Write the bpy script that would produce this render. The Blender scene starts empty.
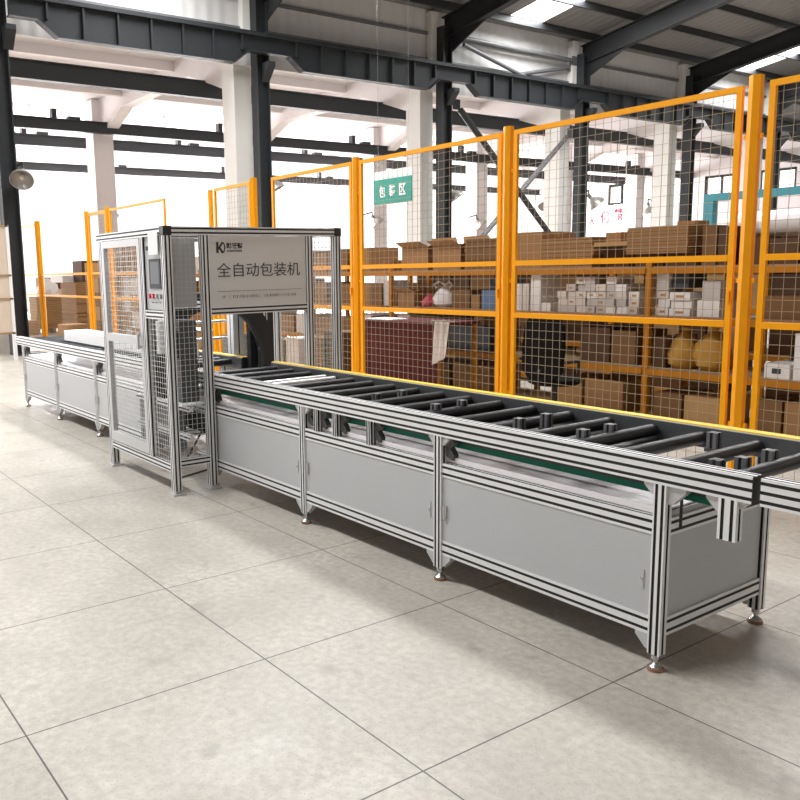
import bpy, bmesh, math, random
from mathutils import Vector, Matrix
random.seed(7)
SC = bpy.context.scene
COL = SC.collection
PI = math.pi
# ------------------------------------------------------------------ camera
H = 1.6313
yw, pt, rl = -0.97149992, 0.15334075, 0.02071101
FPX, CX, CY = 835.668, 313.190, 399.283
fw = Vector((math.sin(yw)*math.cos(pt), math.cos(yw)*math.cos(pt), -math.sin(pt)))
x0 = Vector((math.cos(yw), -math.sin(yw), 0)); d0 = fw.cross(x0)
xr = math.cos(rl)*x0 + math.sin(rl)*d0
dr = -math.sin(rl)*x0 + math.cos(rl)*d0
cam = bpy.data.cameras.new('camera'); co = bpy.data.objects.new('camera', cam); COL.objects.link(co)
m = Matrix.Identity(4)
for i in range(3):
    m[i][0] = xr[i]; m[i][1] = -dr[i]; m[i][2] = -fw[i]
m[2][3] = H
co.matrix_world = m
cam.sensor_width = 36; cam.lens = 36*FPX/800
cam.shift_x = (400-CX)/800; cam.shift_y = (CY-400)/800
cam.clip_start = .05; cam.clip_end = 300
SC.camera = co
def ray(px, py): return xr*((px-CX)/FPX) + dr*((py-CY)/FPX) + fw
def atY(px, py, Y):
    d = ray(px, py); return Vector((0, 0, H)) + d*(Y/d.y)
def atX(px, py, X):
    d = ray(px, py); return Vector((0, 0, H)) + d*(X/d.x)
SC.view_settings.view_transform = 'Standard'; SC.view_settings.look = 'None'
SC.view_settings.gamma = 1; SC.view_settings.use_curve_mapping = False
SC.view_settings.exposure = 0.42
# ------------------------------------------------------------------ materials
def mat(name, col, rough=.5, metal=0, noise=0, nscale=8, spec=.5, bump=0, emit=None):
    m = bpy.data.materials.new(name); m.use_nodes = True
    nt = m.node_tree; b = nt.nodes['Principled BSDF']
    b.inputs['Base Color'].default_value = (*col, 1); b.inputs['Roughness'].default_value = rough
    b.inputs['Metallic'].default_value = metal; b.inputs['Specular IOR Level'].default_value = spec
    if emit:
        b.inputs['Emission Color'].default_value = (*col, 1); b.inputs['Emission Strength'].default_value = emit
    if noise or bump:
        tc = nt.nodes.new('ShaderNodeTexCoord'); n = nt.nodes.new('ShaderNodeTexNoise')
        n.inputs['Scale'].default_value = nscale; n.inputs['Detail'].default_value = 5
        nt.links.new(tc.outputs['Object'], n.inputs['Vector'])
        if noise:
            mx = nt.nodes.new('ShaderNodeMixRGB'); mx.blend_type = 'MIX'
            mx.inputs[1].default_value = (*[max(0, c*(1-noise)) for c in col], 1)
            mx.inputs[2].default_value = (*[min(1, c*(1+noise)) for c in col], 1)
            nt.links.new(n.outputs['Fac'], mx.inputs[0]); nt.links.new(mx.outputs[0], b.inputs['Base Color'])
        if bump:
            bp = nt.nodes.new('ShaderNodeBump'); bp.inputs['Strength'].default_value = bump
            bp.inputs['Distance'].default_value = .01
            nt.links.new(n.outputs['Fac'], bp.inputs['Height']); nt.links.new(bp.outputs[0], b.inputs['Normal'])
    return m
ALU = mat('anodised_aluminium', (.78, .78, .785), .42, .12, .04, 20)
SLOT = mat('black_slot_cover', (.012, .012, .013), .6, 0, .1)
CAP = mat('plain_black', (.015, .015, .016), .45, 0, .1)
PANEL = mat('grey_sheet_panel', (.48, .485, .495), .45, 0, .04, 3)
SIGNP = mat('silver_sign_panel', (.74, .72, .71), .5, .1, .02, 2)
INK = mat('dark_print', (.05, .05, .055), .6, 0, .1)
CAST = mat('die_cast_aluminium', (.52, .52, .525), .45, .15, .12, 60)
DKCAST = mat('dark_oily_bracket', (.09, .09, .09), .5, .3, .5, 70)
STEEL = mat('zinc_steel', (.55, .55, .54), .25, .9, .05, 20)
CHROME = mat('polished_steel', (.85, .85, .85), .3, .6, .02)
ORUB = mat('orange_brown_pad', (.30, .15, .09), .7, 0, .15, 30)
RUB = mat('black_rubber_roller', (.010, .011, .013), .38, 0, .2, 12)
RUB2 = mat('dark_grey_block', (.075, .078, .082), .45, .2, .2, 40)
BELT = mat('green_belt', (.004, .115, .075), .6, 0, .1, 14, spec=.2)
TRAY = mat('white_tray_sheet', (.82, .78, .79), .3, .1, .04, 5)
YEL = mat('yellow_edge_tape', (.90, .60, .05), .4, 0, .08, 10)
YP = mat('yellow_orange_paint', (.95, .38, .0), .45, 0, .06, 6, spec=.3)
YR = mat('rack_orange_paint', (.42, .155, .004), .5, 0, .12, 6, spec=.3)
WIRE = mat('beige_coated_wire', (.40, .32, .20), .5, .1, .05)
WIREG = mat('galvanised_wire', (.62, .62, .60), .4, .5, .05)
DST = mat('charcoal_painted_steel', (.024, .027, .030), .55, 0, .15, 2, spec=.35)
DST2 = mat('charcoal_roof_steel', (.022, .023, .025), .55, .1, .15, 2)
GRAYST = mat('grey_painted_steel', (.15, .15, .155), .5, .2, .1, 3)
CONC = mat('white_painted_concrete', (.74, .70, .70), .8, 0, .05, 1.5)
CONCC = mat('cream_painted_concrete', (.70, .68, .64), .75, 0, .05, 1.5)
WHITE = mat('white_plastic', (.82, .82, .82), .45, 0, .03)
PAPER = mat('white_paper', (.88, .88, .88), .7, 0, .02)
TEAL = mat('teal_sign_face', (.01, .30, .23), .5, 0, .04)
TEALST = mat('teal_blue_steel', (.04, .22, .26), .5, .1, .06)
RED = mat('red_lettering', (.85, .02, .10), .6, 0, .03)
GLASSY = mat('screen_glass', (.16, .17, .18), .5, 0, .05, spec=.2)
BEZ = mat('dark_bezel', (.035, .04, .05), .6, 0, .05)
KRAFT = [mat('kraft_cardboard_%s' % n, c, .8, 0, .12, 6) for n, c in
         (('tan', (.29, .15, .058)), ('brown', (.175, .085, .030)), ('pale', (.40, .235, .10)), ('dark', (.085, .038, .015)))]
WBOX = [mat('white_carton_%s' % n, c, .7, 0, .08, 12) for n, c in
        (('clean', (.72, .69, .67)), ('warm', (.62, .55, .50)), ('dull', (.48, .44, .42)))]
DARKC = mat('dark_red_cloth', (.075, .006, .007), .9, 0, .3, 8)
BLACKF = mat('black_mesh_fabric', (.008, .0075, .0075), .9, 0, .3, 30, spec=.15)
TOWEL = mat('off_white_towel', (.72, .64, .60), .9, 0, .08, 20, bump=.3)
PLAST = mat('clear_wrap_plastic', (.74, .70, .70), .25, 0, .1, 5, bump=.5)
BLUE = mat('blue_plastic', (.08, .16, .30), .5, 0, .15, 9)
PINK = mat('pink_plastic', (.55, .08, .12), .5, 0, .15, 9)
OCHRE = mat('ochre_kraft_bag', (.42, .22, .03), .75, 0, .2, 7, bump=.4)
WOOD = mat('pallet_wood', (.34, .22, .12), .8, 0, .25, 9)
LAMPM = mat('aluminium_reflector', (.42, .40, .38), .35, .5, .1, 10)
LAMPB = mat('lamp_bulb_glass', (.8, .75, .65), .2, 0, .02)
MAROON = mat('maroon_plastic', (.12, .01, .03), .5, 0, .1)
BEIGE = mat('beige_partition', (.62, .52, .42), .7, 0, .06, 3)
BTN = {'red': mat('red_button', (.5, .01, .02), .35, 0, .02), 'grey': mat('grey_button', (.25, .25, .27), .35, 0, .02)}

def floor_mat():
    m = bpy.data.materials.new('terrazzo_tile_floor'); m.use_nodes = True; nt = m.node_tree; N = nt.nodes; L = nt.links
    b = N['Principled BSDF']; g = N.new('ShaderNodeNewGeometry'); sp = N.new('ShaderNodeSeparateXYZ'); L.new(g.outputs['Position'], sp.inputs[0])
    def mth(op, a, bb=None):
        n = N.new('ShaderNodeMath'); n.operation = op
        for i, v in enumerate((a, bb)):
            if v is None: continue
            if isinstance(v, (int, float)): n.inputs[i].default_value = v
            else: L.new(v, n.inputs[i])
        return n.outputs[0]
    js = []
    for ax, off in (('X', 4.893), ('Y', -.699)):
        v = mth('ADD', sp.outputs[ax], off + 100); v = mth('FRACT', v); v = mth('SUBTRACT', v, .5); v = mth('ABSOLUTE', v)
        js.append(mth('GREATER_THAN', v, .4968))
    joint = mth('MAXIMUM', js[0], js[1])
    def noise(s, d=4):
        n = N.new('ShaderNodeTexNoise'); n.inputs['Scale'].default_value = s; n.inputs['Detail'].default_value = d
        L.new(g.outputs['Position'], n.inputs['Vector']); return n.outputs['Fac']
    def mix(f, a, c):
        n = N.new('ShaderNodeMixRGB'); L.new(f, n.inputs[0]) if not isinstance(f, float) else setattr(n.inputs[0], 'default_value', f)
        for i, v in ((1, a), (2, c)):
            if isinstance(v, tuple): n.inputs[i].default_value = (*v, 1)
            else: L.new(v, n.inputs[i])
        return n.outputs[0]
    def ramp(f, lo, hi):
        n = N.new('ShaderNodeMapRange'); n.inputs[1].default_value = lo; n.inputs[2].default_value = hi; L.new(f, n.inputs[0]); return n.outputs[0]
    base = mix(ramp(noise(2.2, 8), .3, .7), (.46, .425, .37), (.60, .56, .49))
    base = mix(ramp(noise(26, 3), .35, .7), mix(.6, base, (.36, .33, .285)), base)
    vo = N.new('ShaderNodeTexVoronoi'); vo.inputs['Scale'].default_value = 70; L.new(g.outputs['Position'], vo.inputs['Vector'])
    base = mix(ramp(vo.outputs['Distance'], .12, .35), mix(.35, base, (.24, .215, .18)), base)
    base = mix(mth('MULTIPLY', ramp(noise(5.5, 2), .62, .74), .3), base, (.20, .18, .15))
    base = mix(mth('MULTIPLY', joint, .92), base, (.055, .048, .04))
    L.new(base, b.inputs['Base Color']); b.inputs['Roughness'].default_value = .42
    r = ramp(noise(4, 4), .3, .7); rr = N.new('ShaderNodeMapRange'); rr.inputs[3].default_value = .32; rr.inputs[4].default_value = .5; L.new(r, rr.inputs[0]); L.new(rr.outputs[0], b.inputs['Roughness'])
    b.inputs['Specular IOR Level'].default_value = .5
    return m
def corr_mat(name, col, axis='Y', scale=5):
    m = mat(name, col, .6, .05, .06, 2); nt = m.node_tree; N = nt.nodes; L = nt.links; b = N['Principled BSDF']
    g = N.new('ShaderNodeNewGeometry'); sp = N.new('ShaderNodeSeparateXYZ'); L.new(g.outputs['Position'], sp.inputs[0])
    mu = N.new('ShaderNodeMath'); mu.operation = 'MULTIPLY'; mu.inputs[1].default_value = scale*2*PI; L.new(sp.outputs[axis], mu.inputs[0])
    si = N.new('ShaderNodeMath'); si.operation = 'SINE'; L.new(mu.outputs[0], si.inputs[0])
    bp = N.new('ShaderNodeBump'); bp.inputs['Distance'].default_value = .03; bp.inputs['Strength'].default_value = .25
    L.new(si.outputs[0], bp.inputs['Height']); L.new(bp.outputs[0], b.inputs['Normal']); return m
DARKW = mat('grey_blocker_wall', (.38, .36, .34), .8)
ROOF = corr_mat('corrugated_roof_sheet', (.19, .18, .17), 'Y', 3)
WALLS = corr_mat('corrugated_wall_sheet', (.62, .605, .59), 'Y', 3)
def glass_mat():
    m = bpy.data.materials.new('window_glass'); m.use_nodes = True; nt = m.node_tree; N = nt.nodes; L = nt.links
    N.remove(N['Principled BSDF']); t = N.new('ShaderNodeBsdfTransparent'); g = N.new('ShaderNodeBsdfGlossy'); g.inputs['Roughness'].default_value = .05
    x = N.new('ShaderNodeMixShader'); x.inputs[0].default_value = .06; L.new(t.outputs[0], x.inputs[1]); L.new(g.outputs[0], x.inputs[2])
    L.new(x.outputs[0], N['Material Output'].inputs['Surface']); return m
GLASS = glass_mat()
SKYL = mat('translucent_skylight', (1, 1, 1), .5, emit=3.0)
# ------------------------------------------------------------------ mesh builder
class MB:
    def __init__(s): s.v = []; s.f = []; s.mi = []; s.mats = []
    def m(s, mt):
        if mt not in s.mats: s.mats.append(mt)
        return s.mats.index(mt)
    def box(s, a, b, mt, rz=0, piv=None, M=None):
        i = len(s.v); k = s.m(mt)
        a, b = [min(p, q) for p, q in zip(a, b)], [max(p, q) for p, q in zip(a, b)]
        P = [Vector((x, y, z)) for z in (a[2], b[2]) for y in (a[1], b[1]) for x in (a[0], b[0])]
        if rz:
            c = Vector(piv) if piv else Vector(((a[0]+b[0])/2, (a[1]+b[1])/2, 0)); R = Matrix.Rotation(rz, 3, 'Z')
            P = [R @ (p-c) + c for p in P]
        if M: P = [M @ p for p in P]
        s.v += P
        for f in ((0, 2, 3, 1), (4, 5, 7, 6), (0, 1, 5, 4), (2, 6, 7, 3), (0, 4, 6, 2), (1, 3, 7, 5)):
            s.f.append([i+j for j in f]); s.mi.append(k)
        return s
    def prism(s, pts, d, mt, side=None):
        """pts: list of 3D points of one cap, d: extrude vector"""
        i = len(s.v); n = len(pts); d = Vector(d); pts = [Vector(p) for p in pts]
        s.v += pts + [p+d for p in pts]; k = s.m(mt)
        s.f.append([i+j for j in range(n)][::-1]); s.mi.append(k); s.f.append([i+n+j for j in range(n)]); s.mi.append(k)
        for j in range(n):
            s.f.append([i+j, i+(j+1) % n, i+n+(j+1) % n, i+n+j]); s.mi.append(s.m(side[j]) if side else k)
        return s
    def tube(s, p, q, r, mt, n=10, r2=None):
        p, q = Vector(p), Vector(q); d = (q-p).normalized(); u = d.orthogonal().normalized(); w = d.cross(u); r2 = r if r2 is None else r2
        i = len(s.v); k = s.m(mt)
        s.v += [p+(u*math.cos(2*PI*j/n)+w*math.sin(2*PI*j/n))*r for j in range(n)] + [q+(u*math.cos(2*PI*j/n)+w*math.sin(2*PI*j/n))*r2 for j in range(n)]
        s.f.append([i+j for j in range(n)][::-1]); s.mi.append(k); s.f.append([i+n+j for j in range(n)]); s.mi.append(k)
        for j in range(n): s.f.append([i+j, i+(j+1) % n, i+n+(j+1) % n, i+n+j]); s.mi.append(k)
        return s
    def path(s, P, r, mt, n=8):
        for a, b in zip(P, P[1:]): s.tube(a, b, r, mt, n)
        return s
    def lathe(s, prof, c, mt, n=16, axis=None, cap=True):
        """prof [(r,h)], around axis (default z) at c"""
        ax = Vector(axis or (0, 0, 1)).normalized(); u = ax.orthogonal().normalized(); w = ax.cross(u); c = Vector(c); i = len(s.v); k = s.m(mt)
        for r, h in prof: s.v += [c+ax*h+(u*math.cos(2*PI*j/n)+w*math.sin(2*PI*j/n))*r for j in range(n)]
        for a in range(len(prof)-1):
            for j in range(n): s.f.append([i+a*n+j, i+a*n+(j+1) % n, i+(a+1)*n+(j+1) % n, i+(a+1)*n+j]); s.mi.append(k)
        if cap:
            s.f.append([i+j for j in range(n)][::-1]); s.mi.append(k); s.f.append([i+(len(prof)-1)*n+j for j in range(n)]); s.mi.append(k)
        return s
    def extr(s, p, q, wu, wv, u, nu=2, nv=2, mt=None, slot=None):
        """slotted aluminium extrusion p->q; u = direction of width wu; nu slots on the faces that span wu, nv on those that span wv"""
        mt = mt or ALU; slot = slot or SLOT
        p, q = Vector(p), Vector(q); d = q-p; u = Vector(u).normalized(); w = d.normalized().cross(u).normalized()
        g, dp = .0125, .0035; P = []; S = []
        def side(A, B, W, n, nrm):
            e = (B-A).normalized(); pts = [A]; sm = []
            for k in range(n):
                c = W*(k+.5)/n; o = -nrm*dp
                pts += [A+e*(c-g/2), A+e*(c-g/2)+o, A+e*(c+g/2)+o, A+e*(c+g/2)]; sm += [0, 1, 1, 1]
            sm.append(0); return pts, sm
        cor = [-u*wu/2-w*wv/2, u*wu/2-w*wv/2, u*wu/2+w*wv/2, -u*wu/2+w*wv/2]
        for a, W, n, nr in ((0, wu, nu, -w), (1, wv, nv, u), (2, wu, nu, w), (3, wv, nv, -u)):
            pts, sm = side(cor[a], cor[(a+1) % 4], W, n, nr); P += pts; S += sm
        s.prism([p+x for x in P], d, mt, [slot if k else mt for k in S]); return s
    def done(s, name, parent=None, **kw):
        me = bpy.data.meshes.new(name); me.from_pydata([tuple(v) for v in s.v], [], s.f)
        for mt in s.mats: me.materials.append(mt)
        me.polygons.foreach_set('material_index', s.mi)
        bm = bmesh.new(); bm.from_mesh(me); bmesh.ops.recalc_face_normals(bm, faces=bm.faces)
        if kw.pop('smooth', False):
            for f in bm.faces: f.smooth = True
            for e in bm.edges:
                if len(e.link_faces) == 2 and e.calc_face_angle(0) > .7: e.smooth = False
        bm.to_mesh(me); bm.free()
        o = bpy.data.objects.new(name, me); COL.objects.link(o)
        if parent: o.parent = parent; o.matrix_parent_inverse = Matrix.Translation(parent.location).inverted() if tuple(parent.location) != (0, 0, 0) else Matrix.Identity(4)
        for k, v in kw.items(): o[k] = v
        return o
def thing(name, label, cat, loc=(0, 0, 0), group=None):
    o = bpy.data.objects.new(name, None); COL.objects.link(o); o.location = loc; o.empty_display_size = .1
    o['label'] = label; o['category'] = cat
    if group: o['group'] = group
    return o
def single(mb, name, label, cat, group=None, kind=None, **k):
    o = mb.done(name, None, **k); o['label'] = label; o['category'] = cat
    if group: o['group'] = group
    if kind: o['kind'] = kind
    return o
def struct(mb, name, label=None):
    o = mb.done(name); o['kind'] = 'structure'
    if label: o['label'] = label
    return o
def copy_tree(o, loc, label=None):
    c = o.copy(); COL.objects.link(c); c.location = loc
    if label: c['label'] = label
    for ch in list(o.children):
        d = ch.copy(); COL.objects.link(d); d.parent = c
        for g in list(ch.children):
            e = g.copy(); COL.objects.link(e); e.parent = d
    return c
def text_mesh(name, body, size, mt, parent, origin, xdir, ydir, align='CENTER', ext=.001, fit=None, bold=0, **kw):
    cu = bpy.data.curves.new(name, 'FONT'); cu.body = body; cu.size = size; cu.align_x = align; cu.extrude = ext; cu.offset = bold; cu.resolution_u = 3
    t = bpy.data.objects.new(name, cu); COL.objects.link(t)
    dg = bpy.context.evaluated_depsgraph_get(); me = bpy.data.meshes.new_from_object(t.evaluated_get(dg))
    bpy.data.objects.remove(t); me.materials.clear(); me.materials.append(mt); me.name = name
    X = Vector(xdir).normalized(); Y = Vector(ydir).normalized(); Z = X.cross(Y)
    xs = [v.co.x for v in me.vertices] or [0, 1]; ys = [v.co.y for v in me.vertices] or [0, 1]
    cx, cy = (min(xs)+max(xs))/2, (min(ys)+max(ys))/2; sx = sy = 1
    if fit: sx = fit[0]/max(1e-6, max(xs)-min(xs)); sy = fit[1]/max(1e-6, max(ys)-min(ys))
    o0 = Vector(origin)
    for v in me.vertices: v.co = o0 + X*((v.co.x-cx)*sx) + Y*((v.co.y-cy)*sy) + Z*v.co.z
    o = bpy.data.objects.new(name, me); COL.objects.link(o)
    if parent:
        o.parent = parent
        if parent.type == 'EMPTY' and parent.location.length: o.matrix_parent_inverse = Matrix.Translation(parent.location).inverted()
    for k, v in kw.items(): o[k] = v
    return o
UX, UY, UZ = Vector((1, 0, 0)), Vector((0, 1, 0)), Vector((0, 0, 1))
WORLD, SKP, WNP, FZ0, FZ1, SKX = 1.6, 1500, 1700, 6.0, 8.0, -3
# ------------------------------------------------------------------ setting: floor, halls, roof
FM = floor_mat()
struct(MB().box((-60, -25, -.12), (14, 48, 0), FM), 'floor', 'pale terrazzo floor in large square tiles with thin dark joints')
XW = -18.0                        # column row of the big hall
GY = [-25, -19, -13, -7, -1, 5, 11, 17, 23, 29, 35, 41]
def roofz(x): return 8.75 + .15*(min(x, 0)-XW) - .15*max(x, 0)
# hall roof sheet with skylight openings
SKY = [-2, 8, 20, 32]  # first strip is unseen, placed for the light it throws
ys = [-25]
for s_ in SKY: ys += [s_-.7, s_+.7]
ys.append(45)
rf = MB()
for i in range(0, len(ys), 2):
    for xa, xb in ((XW-.4, 0), (0, 14)):
        za, zb = roofz(xa), roofz(xb)
        rf.prism([(xa, ys[i], za), (xb, ys[i], zb), (xb, ys[i], zb+.06), (xa, ys[i], za+.06)], (0, ys[i+1]-ys[i], 0), ROOF)
for s_ in SKY:                    # blind pieces at the eaves, and past SKX to cut light from the right
    for xa, xb in ((XW-.4, XW+.1), (SKX, 0), (0, 14)):
        rf.prism([(xa, s_-.7, roofz(xa)), (xb, s_-.7, roofz(xb)), (xb, s_-.7, roofz(xb)+.06), (xa, s_-.7, roofz(xa)+.06)], (0, 1.4, 0), ROOF)
struct(rf, 'ceiling', 'grey corrugated roof sheets over the main hall')
for n, s_ in enumerate(SKY):
    mb = MB()
    for xa, xb in ((XW+.1, SKX),):
        mb.prism([(xa, s_-.7, roofz(xa)+.02), (xb, s_-.7, roofz(xb)+.02), (xb, s_-.7, roofz(xb)+.04), (xa, s_-.7, roofz(xa)+.04)], (0, 1.4, 0), SKYL)
    struct(mb, 'window_%d' % (n+1), 'bright translucent skylight strip between the roof sheets')
pur = MB()
for k in range(22):
    x = XW+.25+k*1.5
    if x > 13.5: break
    z = roofz(x)
    pur.box((x-.035, -25, z-.2), (x+.035, 45, z-.005), DST2)
struct(pur, 'trim_1', 'dark purlins under the roof sheets')
# upper wall of the hall above the crane beam
struct(MB().box((XW-.42, -25, 6.55), (XW-.34, 45, 8.72), WALLS), 'wall_left', 'pale corrugated upper wall above the crane beam')
gr = MB()
for y in GY[5:]: gr.box((XW-.33, y-.42, 7.15), (XW-.12, y-.14, 8.6), CONCC)
gr.box((XW-.33, -25, 8.02), (XW-.26, 45, 8.1), GRAYST).box((XW-.33, -25, 7.35), (XW-.26, 45, 7.41), GRAYST)
struct(gr, 'trim_2', 'thin dark girts along the upper wall')
struct(MB().box((6, -18, 0), (6.1, 45, 10.4), DARKW), 'wall_blocker_right')  # unseen wall added to cut light from the right
wf = MB().box((-40, -18.1, 0), (6, -18, FZ0), DARKW).box((-40, -18.1, FZ1), (6, -18, 11.4), DARKW)
for x in range(-40, 7, 6): wf.box((x-.4, -18.1, FZ0), (x+.4, -18, FZ1), DARKW)
struct(wf, 'wall_blocker_front')  # unseen wall added to cut low light from behind the camera
# dark steel columns with rafters, cream concrete piers beside them
def hcol(mb, x, y, z0, z1, w, d, t, mt):      # H section, flanges face +-Y (w along X)
    mb.box((x-w/2, y-d/2, z0), (x+w/2, y-d/2+t, z1), mt).box((x-w/2, y+d/2-t, z0), (x+w/2, y+d/2, z1), mt).box((x-t/2, y-d/2+t, z0), (x+t/2, y+d/2-t, z1), mt)
colname = {5: 'dark steel column at the far left, a reflector lamp hanging beside it', 11: 'dark steel column rising right behind the packing machine',
           17: 'dark steel column right of the green hanging sign', 23: 'dark steel column where the right end of the cross bracing ties in',
           29: 'dark steel column seen through the upper right of the tall yellow fence panel', 35: 'dark steel column at the right edge, behind the last yellow panel'}
for y in GY:
    if y < 5: continue
    t = thing('steel_column', colname.get(y, 'dark steel column farthest down the row'), 'column', (XW, y, 0), None if y in colname else 'farthest steel columns')
    c = MB(); hcol(c, XW, y-(.05 if y > 5 else .16), 0, 8.2, .30, .34, .025, DST); c.done('shaft', t)
    MB().box((XW-.3, y-.3, 0), (XW+.3, y+.3, .03), DST).done('base_plate', t)
    b = MB(); b.prism([(XW+.16, y-.1, 6.52), (XW+.16, y-.1, 6.1), (XW+.46, y-.1, 6.42), (XW+.46, y-.1, 6.52)], (0, .2, 0), DST); b.done('crane_bracket', t)
    r = MB()
    xa, xb = XW-.2, 0
    za, zb = roofz(xa)-.2, roofz(xb)-.2
    for (o1, o2, wd) in ((.0, .03, .24), (.57, .6, .24)):
        r.prism([(xa, y+.15-wd/2, za-o1), (xb, y+.15-wd/2, zb-o1), (xb, y+.15-wd/2, zb-o2), (xa, y+.15-wd/2, za-o2)], (0, wd, 0), DST2)
    r.prism([(xa, y+.14, za), (xb, y+.14, zb), (xb, y+.14, zb-.6), (xa, y+.14, za-.6)], (0, .02, 0), DST2)
    r.prism([(xa, y+.13, za-.55), (xa+1.6, y+.13, za-.4), (xa, y+.13, za-1.1)], (0, .04, 0), DST2)
    r.done('rafter', t)
    pier_l = {5: 'cream concrete pier beside the leftmost dark column', 11: 'cream concrete pier standing left of the dark column behind the machine',
              17: 'cream concrete pier right next to the green hanging sign', 23: 'cream concrete pier left of the dark column in the middle of the fence',
              29: 'cream concrete pier right of the red lettering'}
    pl = pier_l.get(y, 'cream concrete pier at the far right end')
    p = MB().box((XW-1.1, y-.5, 0), (XW-.5, y-.02, 7.2), CONCC); p.box((XW-1.1, y-.02, 0), (XW-.9, y+.12, 7.2), CONCC)
    single(p, 'concrete_pier', pl, 'pier', None if y in pier_l else 'farthest concrete piers')
# crane beam along the column row, fish bellied spans
for i in range(5, len(GY)-1):
    y0, y1 = GY[i], GY[i+1]
    lab = ['dark crane beam span at the top left corner', 'dark crane beam span above the green hanging sign', 'dark crane beam span below the crossed braces',
           'dark crane beam span seen through the tall middle fence panel', 'dark crane beam span toward the right edge', 'dark crane beam span at the far end'][i-5]
    t = thing('crane_beam', lab, 'beam', (XW, y0, 6.6)); 
    zt, zl, zh = 7.05, 6.42, 6.72
    MB().prism([(XW+.30, y0, zt), (XW+.30, y1, zt), (XW+.30, y1, zh), (XW+.30, y1-.55, zh), (XW+.30, y1-.95, zl), (XW+.30, y0+.95, zl), (XW+.30, y0+.55, zh), (XW+.30, y0, zh)], (.02, 0, 0), DST).done('web', t)
    MB().box((XW+.16, y0+.01, zt), (XW+.46, y1-.01, zt+.03), DST).done('top_flange', t)
    f = MB(); 
    for a, b2 in (((y0, zh), (y0+.55, zh)), ((y0+.55, zh), (y0+.95, zl)), ((y0+.95, zl), (y1-.95, zl)), ((y1-.95, zl), (y1-.55, zh)), ((y1-.55, zh), (y1, zh))):
        f.prism([(XW+.2, a[0], a[1]), (XW+.2, b2[0], b2[1]), (XW+.2, b2[0], b2[1]-.025), (XW+.2, a[0], a[1]-.025)], (.22, 0, 0), DST)
    f.done('bottom_flange', t)
    for k in range(1, 8):
        yy = y0+6*k/8; MB().box((XW+.32, yy-.02, zl if .95 < yy-y0 < 5.05 else zh), (XW+.42, yy+.02, zt), DST).done('stiffener', t)
    MB().box((XW+.27, y0+.01, zt+.03), (XW+.35, y1-.01, zt+.12), DST).done('rail', t)
# crossed braces in the bay 17..23 above and below the beam
def brace(a, b, lab, r=.06, mt=GRAYST):
    d = Vector(b)-Vector(a); n = d.normalized()
    t = thing('bracing_rod', lab, 'brace', a); a = Vector(a)+n*.12; b = Vector(b)-n*.12
    MB().tube(Vector(a)+n*.2, Vector(b)-n*.2, r, mt, 10).done('tube', t, smooth=True)
    for q in (a, b): MB().box((q[0]-.01, q[1]-.14, q[2]-.14), (q[0]+.01, q[1]+.14, q[2]+.14), mt).done('gusset', t)
XB = XW-.12
brace((XB, 17.5, 8.05), (XB, 22.8, 8.0), 'horizontal grey tube above the crossed braces', .07)
brace((XB, 17.5, 7.95), (XB, 21.2, 7.08), 'grey diagonal brace falling to the right above the crane beam', .06)
brace((XB-.08, 22.8, 7.85), (XB-.08, 18.9, 7.1), 'grey diagonal brace rising to the right above the crane beam', .06)
brace((XB, 17.45, 6.3), (XB, 22.8, 1.6), 'dark diagonal brace falling to the right behind the fence', .09, DST)
brace((XB-.14, 22.8, 5.9), (XB-.14, 17.45, 1.4), 'grey diagonal brace rising to the right behind the fence', .08)
# adjoining concrete halls: ceiling slab, ribs, cross beams, columns, crane rails
cl = MB().box((-28.9, -13, 7.45), (XW-1.15, 45, 7.6), CONC).box((-40.1, -13, 8.6), (-28.9, 45, 8.75), CONC).box((-28.95, -13, 7.6), (-28.85, 45, 8.6), CONC)
for x in (-20.5, -22.4, -24.3, -26.2): cl.box((x-.09, -13, 7.2), (x+.09, 45, 7.45), CONC)
for x in (-31, -33.5, -36): cl.box((x-.09, -13, 8.4), (x+.09, 45, 8.6), CONC)
struct(cl, 'ceiling_annex', 'white concrete ceiling of the adjoining hall') if False else struct(cl, 'ceiling', 'white ribbed concrete ceiling of the adjoining hall')
for n, y in enumerate(g for g in GY if g >= -7):
    b = MB().box((-28.9, y-.25, 6.9), (XW-1.2, y+.15, 7.45), CONC).box((-40, y-.25, 8.1), (-28.9, y+.15, 8.6), CONC)
    for x, s1, s2 in ((-28.4, 1, 1), (XW-1.2, -1, 0)):
        for sg in (-1, 1):
            if x > -20 and sg > 0: continue
            b.prism([(x, y-.25, 6.9), (x+sg*2.2, y-.25, 6.9), (x+sg*.25, y-.25, 6.2), (x, y-.25, 6.2)], (0, .4, 0), CONC)
    struct(b, 'trim_%d' % (n+3), 'white haunched concrete cross beam')
far_l = {11: 'white concrete column of the far row, left of the machine top', 23: 'white concrete column of the far row behind the green sign', 29: 'white concrete column of the far row, right of the diagonal brace', 35: 'white concrete column of the far row between the red lettering and the next lamp'}
for y in GY:
    if y < 5: continue
    single(MB().box((-28.75, y-.55, 0), (-28.05, y+.15, 7.4), CONC), 'concrete_column', far_l.get(y, 'white concrete column of the far row, mostly behind other columns'), 'column', None if y in far_l else 'far row columns')
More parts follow.
